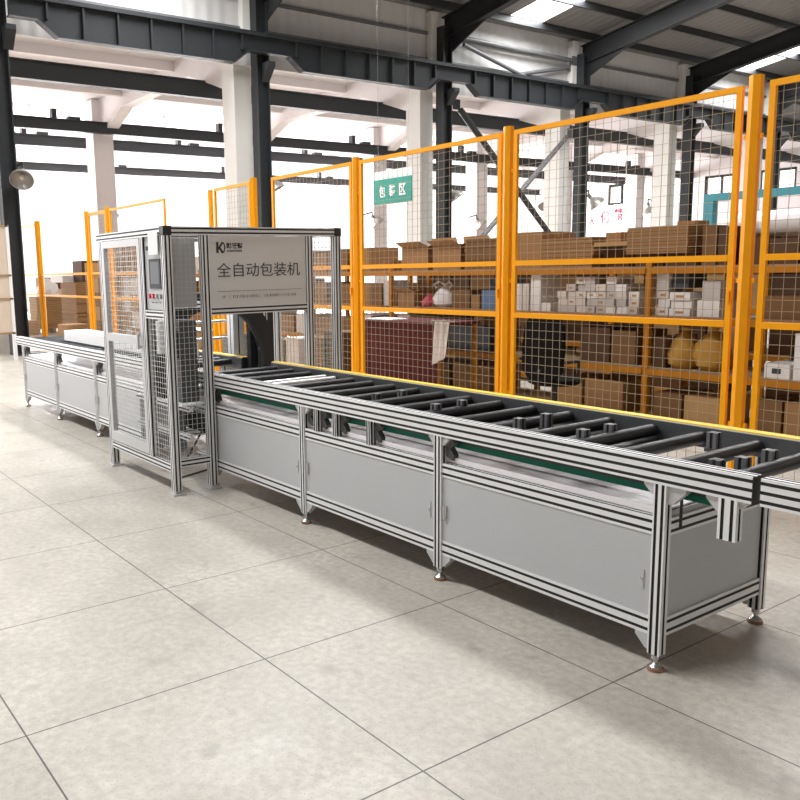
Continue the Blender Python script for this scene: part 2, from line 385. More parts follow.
for (x, zt, lab, h) in ((-20.6, 6.6, 'dark crane rail girder just behind the column row', .42), (-27.6, 6.6, 'dark crane rail girder in front of the far columns', .36),
                     (-31.0, 6.6, 'dark crane rail girder just behind the far columns', .38), (-38.5, 6.6, 'dark crane rail girder by the window wall', .34)):
    t = thing('crane_girder', lab, 'beam', (x, 20, zt))
    MB().box((x-.1, -7, zt-h), (x+.1, 45, zt), DST).done('girder', t)
    MB().box((x-.16, -7, zt-.03), (x+.16, 45, zt), DST).done('top_flange', t)
    for k, y in enumerate(range(8, 44, 6)):
        bo = 3.2 if x > -22 else 1.0
        MB().box((x-.12, y+bo-.08, zt), (x+.12, y+bo+.08, zt+.3), DST).done('rail_stop', t); MB().box((x-.12, y+bo+.45, zt), (x+.12, y+bo+.85, zt+.1), DST).done('rail_clip', t)
# window wall of the far hall
wz0, wz1, XF = .5, 8.2, -39.9
wl = MB().box((XF-.2, -13, 0), (XF, 45, wz0), CONC).box((XF-.2, -13, wz1), (XF, 45, 8.6), CONC)
for y in GY:
    if y >= -13: wl.box((XF-.2, y-.3, wz0), (XF, y+.3, wz1), CONC)
struct(wl, 'wall_back', 'white window wall at the far side of the adjoining hall')
k = 6
for a, b in zip(GY, GY[1:]):
    if a < -13: continue
    w = MB(); w.box((XF-.12, a+.3, wz0), (XF-.11, b-.3, wz1), GLASS); g = struct(w, 'window_%d' % k); 
    fr = MB()
    for yy in (a+.31, b-.31): fr.box((XF-.14, yy-.01, wz0), (XF-.06, yy+.01, wz1), WHITE)
    fr.done('window_frame', g); k += 1
# far end wall (+Y) with dark framed windows
we = MB().box((-39.9, 44.8, 0), (14, 45, 5.0), CONC).box((-39.9, 44.8, 6.3), (14, 45, 8.7), CONC)
xs_ = list(range(-39, 14, 3))
for x in xs_: we.box((x-.9, 44.8, 5.0), (x+.2, 45, 6.3), CONC)
struct(we, 'wall_far')
for x in xs_[4:12]:
    w = struct(MB().box((x+.2, 44.9, 5.0), (x+2.1, 44.91, 6.3), GLASS), 'window_%d' % k); k += 1
    f = MB()
    for (a, b, c, d) in ((.2, .32, 5, 6.3), (1.98, 2.1, 5, 6.3), (1.1, 1.2, 5, 6.3), (.2, 2.1, 5, 5.12), (.2, 2.1, 6.18, 6.3)): f.box((x+a, 44.85, c), (x+b, 44.95, d), DST)
    f.done('window_frame', w)
# ------------------------------------------------------------------ roller conveyor
YF, YB = 2.90, 3.71               # outer faces of the front and rear rails
ZT = .876; RH = .10
RY = [(YF+.03, 'front'), (YB-.03, 'rear')]
def gusset(p, sx, sz, size, th, face_y, mt, depth=.05, bevel=.45):
    """corner bracket in the XZ plane; p = corner, sx/sz = directions of its legs"""
    x, z = p; s = size
    return MB().prism([(x, face_y, z), (x+sx*s, face_y, z), (x+sx*s, face_y, z+sz*s*.25), (x+sx*s*.25, face_y, z+sz*s), (x, face_y, z+sz*s)], (0, depth, 0), mt)
def foot(x, y, par, h=.066):
    o = MB(); o.lathe([(.028, .012), (.028, .018), (.012, .032), (.009, .034), (.009, h+.01)], (x, y, 0), STEEL, 14)
    o.lathe([(.018, h-.018), (.018, h-.002)], (x, y, 0), STEEL, 6)
    f = o.done('levelling_foot', par, smooth=True)
    MB().lathe([(.033, 0), (.033, .012)], (x, y, 0), ORUB, 18).done('rubber_pad', f, label='orange brown rubber pad')
def roller(x, par, white=False):
    m_ = CHROME if white else RUB; r = .030 if not white else .02
    o = MB().tube((x, YF+.085, ZT-.048), (x, YB-.085, ZT-.048), r, m_, 18).done('roller', par, smooth=True)
    if white: o['label'] = 'slim polished steel roller'
    s = MB().tube((x, YF+.055, ZT-.045), (x, YF+.085, ZT-.045), .009, STEEL, 8).tube((x, YB-.085, ZT-.045), (x, YB-.055, ZT-.045), .009, STEEL, 8)
    s.done('axle', o)
def block(x, y, par, dark=False, h=.075):
    b = MB(); b.extr((x, y, ZT-.06), (x, y, ZT+.012), .045, .045, UX, 1, 1, RUB2 if dark else GRAYST)
    b.box((x-.03, y-.024, ZT-.075), (x+.03, y+.024, ZT-.06), RUB2); b.done('guide_block', par)
def MB_T(t, xa, xb):
    MB().box((xa+.05, YF+.048, .650), (xb-.05, YB-.05, .656), TRAY).box((xa+.05, YF+.046, .64), (xb-.05, YF+.052, .668), TRAY).done('tray', t)
def conveyor(name, lab, xa, xb, posts, panels, rollers, blocks, whites=(), belt=True, ends=(), rail_ext=(0, 0), stubs=()):
    t = thing(name, lab, 'conveyor', ((xa+xb)/2, (YF+YB)/2, 0))
    ra, rb = xa-rail_ext[0], xb+rail_ext[1]
    for y, nm in RY:
        MB().extr((ra, y, ZT-.05), (rb, y, ZT-.05), .06, .10, UY, 2, 3).done('side_rail', t)
    MB().box((ra, YB-.068, ZT-.098), (rb, YB-.061, ZT-.004), RUB2).done('inner_strip', t, label='dark grey strip along the inside of the rear rail')  # strip makes the inner rail face dark grey
    for y, nm in RY:
        for xe, sg in ((ra, -1), (rb, 1)): MB().box((xe, y-.029, ZT-.099), (xe+sg*.004, y+.029, ZT-.001), CAP).done('end_shade', t, label='thin black end sheet, shade of the rail gap')  # black ends put the shade of the rail gap into colour
    MB().box((ra, YB-.058, ZT), (rb, YB-.002, ZT+.006), YEL).done('edge_strip', t, label='bright yellow edge strip on the rear rail')
    for y, nm in RY:
        MB().extr((xa+.03, y, .60), (xb-.03, y, .60), .045, .07, UY, 1, 2).done('middle_rail', t)
        MB().extr((xa+.03, y, .185), (xb-.03, y, .185), .045, .078, UY, 1, 2).done('bottom_rail', t)
    for x in posts:
        for y, nm in RY:
            yp_ = YF+.0225 if nm == 'front' else YB-.0225
            MB().extr((x, yp_, .07), (x, yp_, ZT-RH), .054, .045, UX, 2, 1).done('post', t)
            foot(x, yp_, t)
            if x != posts[0] or len(posts) < 3:
                pass
            for s in (-1, 1):
                xe = x+s*.027
                if xa+.02 < xe < xb-.02:
                    gusset((xe, .146), s, -1, .062, 0, y-.022, CAST, .04).done('corner_bracket', t)
        MB().extr((x, YF+.05, .60), (x, YB-.05, .60), .07, .045, UZ, 2, 1).done('cross_rail', t)
        MB().extr((x, YF+.05, .185), (x, YB-.05, .185), .078, .045, UZ, 2, 1).done('cross_rail', t)
    for (a, b) in panels:
        for y, s in ((YF+.012, 1), (YB-.012, -1)):
            MB().box((a, y, .225), (b, y+s*.004, .566), PANEL).done('side_panel', t)
        h = MB().box((a+.012, YF+.002, .345), (a+.034, YF+.012, .415), CAST); h.tube((a+.023, YF+.002, .34), (a+.023, YF+.002, .42), .005, STEEL, 8); h.done('hinge', t)
        h = MB().box((b-.05, YF+.008, .33), (b-.032, YF+.012, .41), PANEL); h.tube((b-.041, YF+.004, .37), (b-.041, YF+.012, .37), .006, STEEL, 8); h.done('latch', t)
    for x in ends:
        s = 1 if x > (xa+xb)/2 else -1
        MB().box((x, YF+.05, .22), (x+s*.004, YB-.05, .66), PANEL).done('end_panel', t)
    # gussets under the top rail, dark clips next to posts
    for x in posts+list(stubs):
        for s in (-1, 1):
            xe = x+s*(.03 if x in posts else .02)
            if xa+.02 < xe < xb-.02:
                if x in posts: gusset((xe, ZT-RH), s, -1, .045, 0, YF+.008, CAST, .035).done('corner_bracket', t)
        xe = x+(.03 if x in posts else .02)
        if xe < xb-.05:
            c = MB(); z = .672
            P = [(xe+.005, z+.085), (xe+.05, z+.095), (xe+.065, z+.075), (xe+.035, z+.045), (xe+.06, z+.01), (xe+.05, z-.018), (xe+.005, z-.0)]
            c.prism([(px, YF+.03, pz) for px, pz in P], (0, .035, 0), DKCAST); c.done('clamp_bracket', t, label='dark oily clamp bracket')
    for x in stubs:
        MB().extr((x, YF+.025, .635), (x, YF+.025, ZT-RH), .04, .045, UX, 2, 2).done('short_post', t)
    if belt:
        MB_T(t, xa, xb)
    if belt is True:
        b = MB().box((xa+.05, YF+.066, .718), (xb+.20, YF+.12, .744), BELT); b.done('drive_belt', t, label='green drive belt under the rollers')
        b = MB().box((xa+.05, YF+.066, .745), (xb+.20, YF+.14, .775), CAP); b.done('belt_guide', t, label='black guide over the green belt')
        MB().box((xa+.05, YF+.24, .775), (xb-.42, YB-.07, .782), CAP).done('bed_plate', t, label='black bed plate below the rollers')
    for x in rollers: roller(x, t)
    for x in whites: roller(x, t, True)
    for (x, y, dk) in blocks: block(x, y, t, dk)
    return t
P = [-1.857, -3.122, -4.387, -5.652]
main_roll = [-1.62, -1.86, -2.12, -2.37, -2.62, -2.87, -3.12, -3.37, -3.62, -3.86, -4.10, -4.34, -4.58, -4.80, -5.35, -5.60, -5.85]
bl = []
for x in (-1.66, -2.40, -2.78, -3.38, -3.9): bl += [(x, 3.13, x == -3.9), (x, 3.33, False)]
bl += [(-1.70, 3.02, True), (-1.99, 3.50, False)]
conv = conveyor('roller_conveyor', 'long silver roller conveyor with grey side panels, right of the packing machine', -5.95, -1.83, P,
         [(-3.094, -1.885), (-4.359, -3.150), (-5.624, -4.415)], main_roll, bl, (-5.02, -5.14), True, (-1.85,), (0, .33), stubs=(-3.70, -4.03, -4.23))
# short hanging post under the cantilevered rail
o = MB().extr((-1.585, YF+.0225, .62), (-1.585, YF+.0225, ZT-RH), .07, .045, UX, 2, 1).done('hanging_post', conv)
for s in (-1, 1): gusset((-1.585+s*.035, ZT-RH), s, -1, .055 if s < 0 else .03, 0, YF+.012, CAST, .035).done('corner_bracket', conv)
g = gusset((-1.83, ZT-RH), 1, -1, .075, 0, YF+.012, CAST, .035).done('corner_bracket', conv)
MB().path([(-1.745, YF+.06, .775), (-1.80, YF+.06, .735), (-1.80, YF+.06, .60)], .006, CAP).done('cable', conv)
MB().extr((-1.585, YB-.0225, .62), (-1.585, YB-.0225, ZT-RH), .07, .045, UX, 2, 1).done('hanging_post', conv)
PL = [-10.68, -9.41, -8.14, -6.87]
lr = [-10.8+.22*k for k in range(20)]
conveyor('roller_conveyor', 'silver roller conveyor left of the packing machine, carrying a long white carton', -10.71, -6.45, PL,
         [(-10.652, -9.438), (-9.382, -8.168), (-8.112, -6.898)], lr, [], (), 'tray', (-10.69,), (.24, 0))
ext = conveyor('roller_conveyor', 'start of the next silver conveyor at the right edge of the picture', -1.225, 1.9, [-1.17, .2, 1.87] if False else [.6, 1.87],
         [(.64, 1.83)], [-1.30+.25*k for k in range(12)], [(-1.36, 3.13, False), (-1.36, 3.33, False)], (), False, (), (.245, .1))
# long white carton on the left conveyor
b = MB().box((-10.0, 3.22, ZT-.017), (-7.0, 3.50, ZT+.10), WHITE)
t = single(b, 'long_carton', 'long narrow white carton lying on the left conveyor', 'carton')
MB().box((-10.0, 3.345, ZT+.10), (-7.0, 3.375, ZT+.1015), PAPER).done('tape', t)
# cable hanging under the machine
# ------------------------------------------------------------------ packing machine
XA, XC, YA, YZ, ZM = -6.83, -5.575, 2.565, 4.06, 1.93
mc = thing('packing_machine', 'silver framed packing machine with wire mesh doors, control screen and lettered sign', 'machine', ((XA+XC)/2, 3.3, 0))
def ex(p, q, a, b, u, nu=2, nv=2, nm='frame_bar'): return MB().extr(p, q, a, b, u, nu, nv).done(nm, mc)
W = .06
XQ_ = XA+.03
for x, y in ((XC, YA), (XQ_, YA), (XC, YZ), (XQ_, YZ)): ex((x, y, .03), (x, y, ZM-.03), W, W, UX, nm='corner_post')
for x, y in ((XC, YA), (XQ_, YA), (XC, YZ), (XQ_, YZ), (XC, 2.865), (XC, 3.785)):
    MB().box((x-.05, y-.05, 0), (x+.05, y+.05, .012), CAST).box((x-.025, y-.025, .012), (x+.025, y+.025, .03), CAST).done('foot_plate', mc)
for x in (XC, -6.3):
    for y in (2.865, 3.785): ex((x, y, .03 if x == XC else .95), (x, y, ZM-.03), W, W, UX, nm='inner_post')
for y in (YA, YZ): ex((XA-.06, y, ZM), (XC-.03, y, ZM), W, W, UY, 2, 2, 'top_rail')
ex((XC, YA+.03, ZM), (XC, YZ-.03, ZM), W, W, UX, 2, 2, 'top_rail'); ex((XQ_, YA+.03, ZM), (XQ_, YZ-.03, ZM), W, W, UX, 2, 2, 'top_rail')
for y in (YA, YZ):
    MB().box((XC-.032, y-.033, ZM-.033), (XC+.033, y+.033, ZM+.033), CAP).done('corner_cap', mc, label='black corner cap')
for y in (YA, YZ): ex((XQ_+.03, y, .20), (XC-.03, y, .20), W, W, UY, 2, 2, 'bottom_rail')
ex((XC, YA+.03, .235), (XC, 2.835, .235), W, W, UX, 2, 2, 'bottom_rail'); ex((XC, 3.815, .235), (XC, YZ-.03, .235), W, W, UX, 2, 2, 'bottom_rail')
ex((XC, 2.895, 1.345), (XC, 3.755, 1.345), W, .05, UZ, 2, 2, 'sign_rail')
ex((-5.955, YA, .23), (-5.955, YA, ZM-.03), .045, W, UX, 1, 2, 'inner_post')
ex((-5.925, YA, 1.33), (XC-.03, YA, 1.33), W, W, UZ, 2, 2, 'middle_rail')
# sign panel
sg = MB().box((XC+.012, 2.90, 1.375), (XC+.018, 3.75, 1.895), SIGNP).done('sign_panel', mc)
xs = XC+.0195
def stxt(body, y, z, w, h, nm='lettering', bold=0, mt=INK): return text_mesh(nm, body, .1, mt, sg, (xs, y, z), (0, 1, 0), (0, 0, 1), fit=(w, h), ext=.0006, bold=bold)
_ = stxt('全自动包装机', 3.325, 1.645, .735, .105)
stxt('凯沃智', 3.112, 1.824, .135, .044, bold=.004)
stxt('KAIWOZHI', 3.112, 1.786, .125, .016, bold=.002)
lg = MB(); X_ = xs-.0005
def pl(P_, mt=INK): lg.prism([(X_, 2.90+a, 1.79+b) for a, b in P_], (.0012, 0, 0), mt)
pl([(.058, -.02), (.077, -.02), (.077, .06), (.058, .06)]); pl([(.077, .02), (.102, .06), (.122, .06), (.085, .010)]); pl([(.085, .034), (.122, -.02), (.102, -.02), (.077, .014)])
arc = [(.10+.035*math.cos(a), .02+.045*math.sin(a)) for a in [(-60+12*i)*PI/180 for i in range(11)]]
pl(arc + [(.10+.024*math.cos(a), .02+.040*math.sin(a)) for a in [(60-12*i)*PI/180 for i in range(11)]])
lg.done('logo', sg)
MB().box((X_, 2.96, 1.487), (X_+.0012, 3.71, 1.4895), INK).done('rule_line', sg)
sm = MB(); random.seed(3); y = 2.975
for grp, n in ((.02, 2), (.03, 1), (.015, 16), (.03, 22)):
    y += grp
    for _k in range(n):
        wdt = .009 if grp != .03 or n > 1 else .012
        for q in range(3): sm.box((X_, y, 1.438+.008*q), (X_+.001, y+wdt*.7, 1.440+.008*q), INK)
        sm.box((X_, y+random.uniform(0, wdt*.5), 1.437), (X_+.001, y+wdt*.65, 1.457), INK) if random.random() < .6 else None
        y += wdt+.006 if n < 20 else wdt+.0045
sm.done('small_print', sg)
# mesh panels
def mesh_panel(corner, du, dv, nu, nv, name='mesh_panel', par=None, r=.0018, mt=WIREG):
    c = Vector(corner); du = Vector(du); dv = Vector(dv); b = MB()
    for i in range(nu+1): b.tube(c+du*i/nu, c+du*i/nu+dv, r, mt, 4)
    for j in range(nv+1): b.tube(c+dv*j/nv, c+dv*j/nv+du, r, mt, 4)
    return b.done(name, par or mc)
# door on the camera side
dr_ = MB(); x1, x2, z1, z2, yf = -6.765, -5.98, .24, 1.895, YA-.034
for a, b in (((x1, z1), (x1+.05, z2)), ((x2-.05, z1), (x2, z2)), ((x1+.05, z1), (x2-.05, z1+.08)), ((x1+.05, z2-.055), (x2-.05, z2)), ((x1+.05, 1.085), (x2-.05, 1.15))):
    dr_.box((a[0], yf, a[1]), (b[0], yf+.03, b[1]), CAST)
door = dr_.done('door', mc)
mesh_panel((x1+.045, yf+.02, z1+.075), (x2-x1-.09, 0, 0), (0, 0, .775), 18, 20, 'wire_mesh', door)
mesh_panel((x1+.045, yf+.02, 1.145), (x2-x1-.09, 0, 0), (0, 0, .70), 18, 18, 'wire_mesh', door)
h = MB().box((x2-.065, yf-.03, 1.06), (x2-.045, yf-.012, 1.18), CAST).box((x2-.062, yf-.014, 1.07), (x2-.048, yf, 1.085), CAST).box((x2-.062, yf-.014, 1.155), (x2-.048, yf, 1.17), CAST); h.done('handle', door)
mesh_panel((-5.92, YA-.01, .235), (.36, 0, 0), (0, 0, 1.06), 9, 27)
mesh_panel((XC, 2.60, .27), (0, .23, 0), (0, 0, 1.62), 6, 40)
mesh_panel((XC, 3.82, .27), (0, .21, 0), (0, 0, 1.62), 6, 40)
mesh_panel((-6.68, YZ, .235), (1.1, 0, 0), (0, 0, 1.65), 22, 33)
mesh_panel((XA+.06, 2.60, 1.0), (0, .25, 0), (0, 0, .88), 5, 18)
# control cabinet behind the corner, with screen and buttons
cb = MB().box((-5.92, YA-.012, 1.365), (XC-.035, YA-.004, 1.895), PANEL).box((-5.915, YA-.004, 1.38), (XC-.045, YA+.25, 1.88), PANEL).done('control_cabinet', mc)
yc = YA-.0125
sc_ = MB().box((-5.845, yc-.008, 1.52), (-5.65, yc, 1.735), BEZ).done('touch_screen', cb)
MB().box((-5.82, yc-.0085, 1.555), (-5.675, yc-.007, 1.715), GLASSY).done('display', sc_)
MB().box((-5.79, yc-.03, 1.765), (-5.625, yc-.027, 1.925), PAPER).done('paper_notice', cb)
for i, c in enumerate(('red', 'red', 'grey', 'grey')):
    MB().tube((-5.85+i*.065, yc-.02, 1.465), (-5.85+i*.065, yc, 1.465), .017, BTN[c], 16).done('push_button', cb, label=c+' push button', smooth=True)
for i in range(3): MB().box((-5.83+.065*i, yc-.001, 1.415), (-5.80+.065*i, yc, 1.422), INK).done('button_label', cb)
text_mesh('lettering', 'KW', .05, INK, cb, (-5.785, yc-.001, 1.845), (1, 0, 0), (0, 0, 1), fit=(.075, .03)) if False else MB().box((-5.90, yc-.001, 1.80), (-5.80, yc, 1.83), BEZ).done('nameplate', cb)
# wrapping ring and inner structure
cy_, cz_, XR = 3.30, .88, -6.28
n = 48; rg = MB()
def ringpts(r, x): return [(x, cy_+r*math.cos(2*PI*i/n), cz_+r*math.sin(2*PI*i/n)) for i in range(n)]
def ring(x0_, x1_, ra, rb, mt, nm, **kw):
    b = MB(); k_ = b.m(mt); b.v = [Vector(p) for p in ringpts(ra, x0_)+ringpts(rb, x0_)+ringpts(rb, x1_)+ringpts(ra, x1_)]
    for r_ in range(4):
        for i in range(n):
            b.f.append([r_*n+i, r_*n+(i+1) % n, ((r_+1) % 4)*n+(i+1) % n, ((r_+1) % 4)*n+i]); b.mi.append(k_)
    return b.done(nm, mc, smooth=True, **kw)
ring(XR-.03, XR+.03, .455, .60, SLOT, 'wrapping_ring', label='black film wrapping ring around the conveyor')
ring(XR-.09, XR-.07, .47, .56, GRAYST, 'ring_guide')
MB().box((XR-.16, 3.70, .30), (XR-.10, 4.0, 1.42), SLOT).box((XR-.14, 2.70, .20), (XR-.02, 2.80, 1.42), GRAYST).box((XR-.14, 2.80, 1.38), (XR-.02, 3.86, 1.46), CAP).done('ring_housing', mc, label='black upright housing of the wrapping ring')
for y in (2.80, 3.78): ex((-6.05, y, .25), (-6.05, y, 1.40), .05, .05, UX, 1, 1, 'inner_post')
ex((-6.05, 2.83, 1.38), (-6.05, 3.75, 1.38), .05, .05, UZ, 1, 1, 'cross_bar')
for z in (1.05, 1.2): MB().tube((-6.62, 2.9, z), (-6.62, 3.6, z), .012, CHROME, 10).done('guide_rod', mc, smooth=True)
ex((-6.6, 3.68, .9), (-6.6, 3.68, 1.45), .11, .11, UX, 1, 1, 'guide_post')
MB().lathe([(.05, 0), (.05, .26)], (-6.13, 2.76, 1.0), WHITE, 20).done('film_roll', mc, label='white film roll', smooth=True)
ex((-6.6, 2.72, .62), (-5.6, 2.72, .62), .04, .04, UZ, 1, 1, 'cross_bar'); ex((-6.6, 2.72, .40), (-5.6, 2.72, .40), .04, .04, UZ, 1, 1, 'cross_bar')
MB().box((-6.62, 2.74, .25), (-5.95, 2.84, .60), GRAYST).done('drive_cabinet', mc, label='dark grey drive cabinet behind the door')
MB().box((-5.93, 2.70, .66), (-5.70, 2.84, 1.28), RUB2).box((-5.90, 2.69, 1.0), (-5.73, 2.70, 1.2), BEZ).done('drive_unit', mc, label='dark grey drive unit behind the side mesh')
MB().box((-6.0, 2.66, .645), (-5.62, 2.84, .66), PAPER).done('shelf_plate', mc)
MB().path([(-5.75, 3.0, .6), (-5.72, 2.78, .3), (-5.74, 2.66, .12), (-5.70, 2.62, .015), (-5.95, 2.70, .012), (-6.1, 3.1, .012)], .008, CAP).done('cable', mc, label='black cable hanging to the floor')
# ------------------------------------------------------------------ yellow fence
FY = 5.70
def fpost(x, lab, w=.075, zt=2.83):
    t = thing('fence_post', lab, 'post', (x, FY, 0))
    n = 6; pts = [(x+w/2*math.cos(PI/6+2*PI*i/n)*1.08, FY+w/2*math.sin(PI/6+2*PI*i/n)*1.08, .01) for i in range(n)]
    MB().prism(pts, (0, 0, zt-.01), YP).done('tube', t)
    MB().box((x-.08, FY-.08, 0), (x+.08, FY+.08, .01), YP).done('base_plate', t)
    for z in (.5, 1.5, 2.45): MB().box((x-w/2-.02, FY-.01, z-.015), (x+w/2+.02, FY+.01, z+.015), YP).done('clamp', t)
    return t
def fpanel(xa, xb, lab, zt=2.79, bars=(1.655, 1.20), fr=.04, mesh=True, pitch=.075):
    t = thing('mesh_fence', lab, 'fence', ((xa+xb)/2, FY, 0))
    f = MB(); zb = .1
    f.box((xa, FY-.015, zb), (xa+fr, FY+.015, zt), YP).box((xb-fr, FY-.015, zb), (xb, FY+.015, zt), YP)
    f.box((xa+fr, FY-.015, zt-fr), (xb-fr, FY+.015, zt), YP).box((xa+fr, FY-.015, zb), (xb-fr, FY+.015, zb+fr), YP); f.done('frame', t)
    for z in bars: MB().box((xa+fr, FY-.018, z-.022), (xb-fr, FY+.012, z+.022), YP).done('crossbar', t)
    if mesh:
        w = MB(); nx = max(1, round((xb-xa)/pitch)); nz = round((zt-zb)/pitch)
        for i in range(1, nx): x = xa+(xb-xa)*i/nx; w.tube((x, FY+.017, zb), (x, FY+.017, zt-.02), .0021, WIRE, 4)
        for j in range(1, nz): z = zb+(zt-zb)*j/nz; w.tube((xa+.01, FY+.021, z), (xb-.01, FY+.021, z), .0021, WIRE, 4)
        w.done('wire_mesh', t)
    for x in (xa+.02,): 
        if not mesh: continue
        MB().box((xb-.03, FY-.03, 1.35), (xb-.01, FY-.015, 1.43), YP).done('catch', t)
fpost(-3.08, 'tallest looking yellow fence post at the right, reaching nearest the camera', .085, 2.84)
fpost(-5.24, 'yellow fence post in the middle of the picture', .085)
fpost(-7.43, 'yellow fence post just right of the packing machine', .085)
fpost(-9.62, 'yellow fence post above the top of the packing machine, beside the dark column', .10)
fpost(-10.82, 'lone yellow gate post rising above the left part of the machine top', .075, 2.78)
fpost(-14.80, 'yellow fence post just left of the machine top, right one of a close pair', .09)
fpost(-15.90, 'yellow fence post left of the machine, left one of a close pair', .09)
fpost(-19.05, 'thick yellow fence post standing alone at the far left', .13)
fpost(-20.75, 'leftmost yellow fence post next to the dark column', .10)
fpanel(-2.985, -1.00, 'yellow mesh fence panel cut by the right edge of the picture')
fpanel(-5.17, -3.165, 'tall yellow mesh fence panel between the middle post and the right post')
fpanel(-7.36, -5.31, 'yellow mesh fence panel with the green hanging sign seen behind it')
fpanel(-9.16, -7.50, 'yellow mesh fence panel above the right corner of the packing machine')
fpanel(-10.70, -9.70, 'narrow yellow mesh fence panel beside the lone gate post')
fpanel(-14.70, -12.35, 'thin framed open yellow fence panel above the left machine top', bars=(1.64, 1.2), fr=.04, mesh=False)
fpanel(-15.82, -14.88, 'narrow yellow mesh panel between the close pair of posts', fr=.06)
fpanel(-18.97, -15.98, 'wide yellow mesh panel in front of the stacked cartons at the far left', zt=1.68, bars=(1.20,), fr=.05, mesh=False)
fpanel(-20.68, -19.14, 'leftmost yellow mesh fence panel', fr=.06)
# ------------------------------------------------------------------ storage racks
RF, RD = 7.30, .75
LV = (.12, .62, 1.13, 1.60)
def rack(xa, n, Y, lab, bay=1.95, lv=LV, group=None, up=1.68):
    t = thing('storage_rack', lab, 'shelving', (xa+n*bay/2, Y+RD/2, 0), group)
    for i in range(n+1):
        x = xa+i*bay
        for y in (Y+.03, Y+RD-.03):
            MB().box((x-.03, y-.025, 0), (x+.03, y+.025, up), YR).done('upright', t)
    for i in range(n):
        for z in lv:
            for y in (Y+.01, Y+RD-.01): MB().box((xa+i*bay+.03, y-.02, z-.07), (xa+(i+1)*bay-.03, y+.02, z-.012), YR).done('beam', t)
            MB().box((xa+i*bay+.03, Y+.02, z-.012), (xa+(i+1)*bay-.03, Y+RD-.02, z), WOOD).done('shelf', t)
    return t
rack(-8.80, 4, RF, 'orange storage rack full of goods right behind the yellow fence')
rack(-16.9, 4, RF+.25, 'orange storage rack behind the packing machine', group=None)
rack(-10.6, 5, RF+1.9, 'second row of orange storage racks, added to darken the view through the front rack')  # added row, hides the bright floor behind the front shelves
# ---- goods
def carton(lab, x0_, x1_, y0_, y1_, z0_, z1_, mt=None, grp=None, rz=0, tape=True, open_=False, name='carton', cat='box', mk=None):
    mt = mt or KRAFT[0]; cx, cy2 = (x0_+x1_)/2, (y0_+y1_)/2
    b = MB(); R = lambda p: (Matrix.Rotation(rz, 3, 'Z') @ (Vector(p)-Vector((cx, cy2, 0)))) + Vector((cx, cy2, 0))
    M3 = None
    if open_:
        th = .006
        for a, c in (((x0_, y0_, z0_), (x1_, y1_, z0_+th)), ((x0_, y0_, z0_+th), (x1_, y0_+th, z1_)), ((x0_, y1_-th, z0_+th), (x1_, y1_, z1_)), ((x0_, y0_+th, z0_+th), (x0_+th, y1_-th, z1_)), ((x1_-th, y0_+th, z0_+th), (x1_, y1_-th, z1_))):
            b.box(a, c, mt, rz, (cx, cy2, 0))
    else: b.box((x0_, y0_, z0_), (x1_, y1_, z1_), mt, rz, (cx, cy2, 0))
    o = single(b, name, lab, cat, grp)
    if open_:
        f = MB(); L_ = (y1_-y0_)*.45
        for (P_, d) in (([R((x0_, y0_, z1_)), R((x1_, y0_, z1_)), R((x1_-.02, y0_-L_*.55, z1_+L_*.25)), R((x0_+.02, y0_-L_*.55, z1_+L_*.25))], (0, 0, .004)),
                        ([R((x0_, y1_, z1_)), R((x1_, y1_, z1_)), R((x1_-.02, y1_-.03, z1_+L_*.5)), R((x0_+.02, y1_-.03, z1_+L_*.5))], (0, .004, 0)),
                        ([R((x1_, y0_, z1_)), R((x1_, y1_, z1_)), R((x1_+L_*.5, y1_-.02, z1_+L_*.12)), R((x1_+L_*.5, y0_+.02, z1_+L_*.12))], (0, 0, .004))):
            f.prism(P_, d, KRAFT[2])
        f.done('flap', o)
    elif tape:
        tb = MB().box((x0_-.0015, cy2-.025, z1_-.06), (x1_+.0015, cy2+.025, z1_+.0015), KRAFT[2] if mt in KRAFT else PAPER, rz, (cx, cy2, 0))
        tb.done('tape', o)
        if mk: MB().box((x0_+(x1_-x0_)*.3, y0_-.0015, z0_+(z1_-z0_)*.35), (x0_+(x1_-x0_)*.65, y0_, z0_+(z1_-z0_)*.7), mk, rz, (cx, cy2, 0)).done('paper_label', o)
    return o
def flats(lab, grp, x0_, x1_, y0_, y1_, z0_, n, th, mt, jit=.03):
    for k_ in range(n):
        dx, dy = random.uniform(-jit, jit), random.uniform(-jit, jit)*.5
        z = z0_+k_*th
        b = MB(); b.box((x0_+dx, y0_+dy, z), (x1_+dx, y1_+dy, z+th*.44), mt); b.box((x0_+dx+.01, y0_+dy+.01, z+th*.44), (x1_+dx-.01, y1_+dy-.01, z+th*.56), KRAFT[3]); b.box((x0_+dx, y0_+dy, z+th*.56), (x1_+dx, y1_+dy, z+th*.98), mt)
        single(b, 'flattened_carton', lab, 'cardboard', grp)
X_at = lambda px, py, Y=RF+.1: atY(px, py, Y).x
def pxbox(lab, pa, pb, ya, yb, z0_, z1_, **k): return carton(lab, X_at(pa, 290, ya), X_at(pb, 290, ya), ya, yb, z0_, z1_, **k)
T, Y1, Y2 = LV[3], RF+.08, RF+.62
pxbox('open cardboard carton on the top shelf, left of two, below the green sign', 402, 428, Y1, Y2, T, T+.30, mt=KRAFT[0], open_=True)
pxbox('open cardboard carton on the top shelf, right of two, below the dark column', 433, 460, Y1, Y2, T, T+.30, mt=KRAFT[0], open_=True)
carton('small brown carton alone at the left end of the top shelf', X_at(382, 260), X_at(395, 260), Y1, Y1+.3, T, T+.14, mt=KRAFT[1])
flats('flat cardboard sheet in the top shelf stack just left of the middle fence post', 'flat sheets left of the middle fence post', X_at(466, 250), X_at(500, 250), Y1, Y2, T, 5, .072, KRAFT[1], .01)
pxbox('tan carton on the top shelf just right of the middle fence post', 517, 541, Y1, Y2, T, T+.40, mt=KRAFT[0])
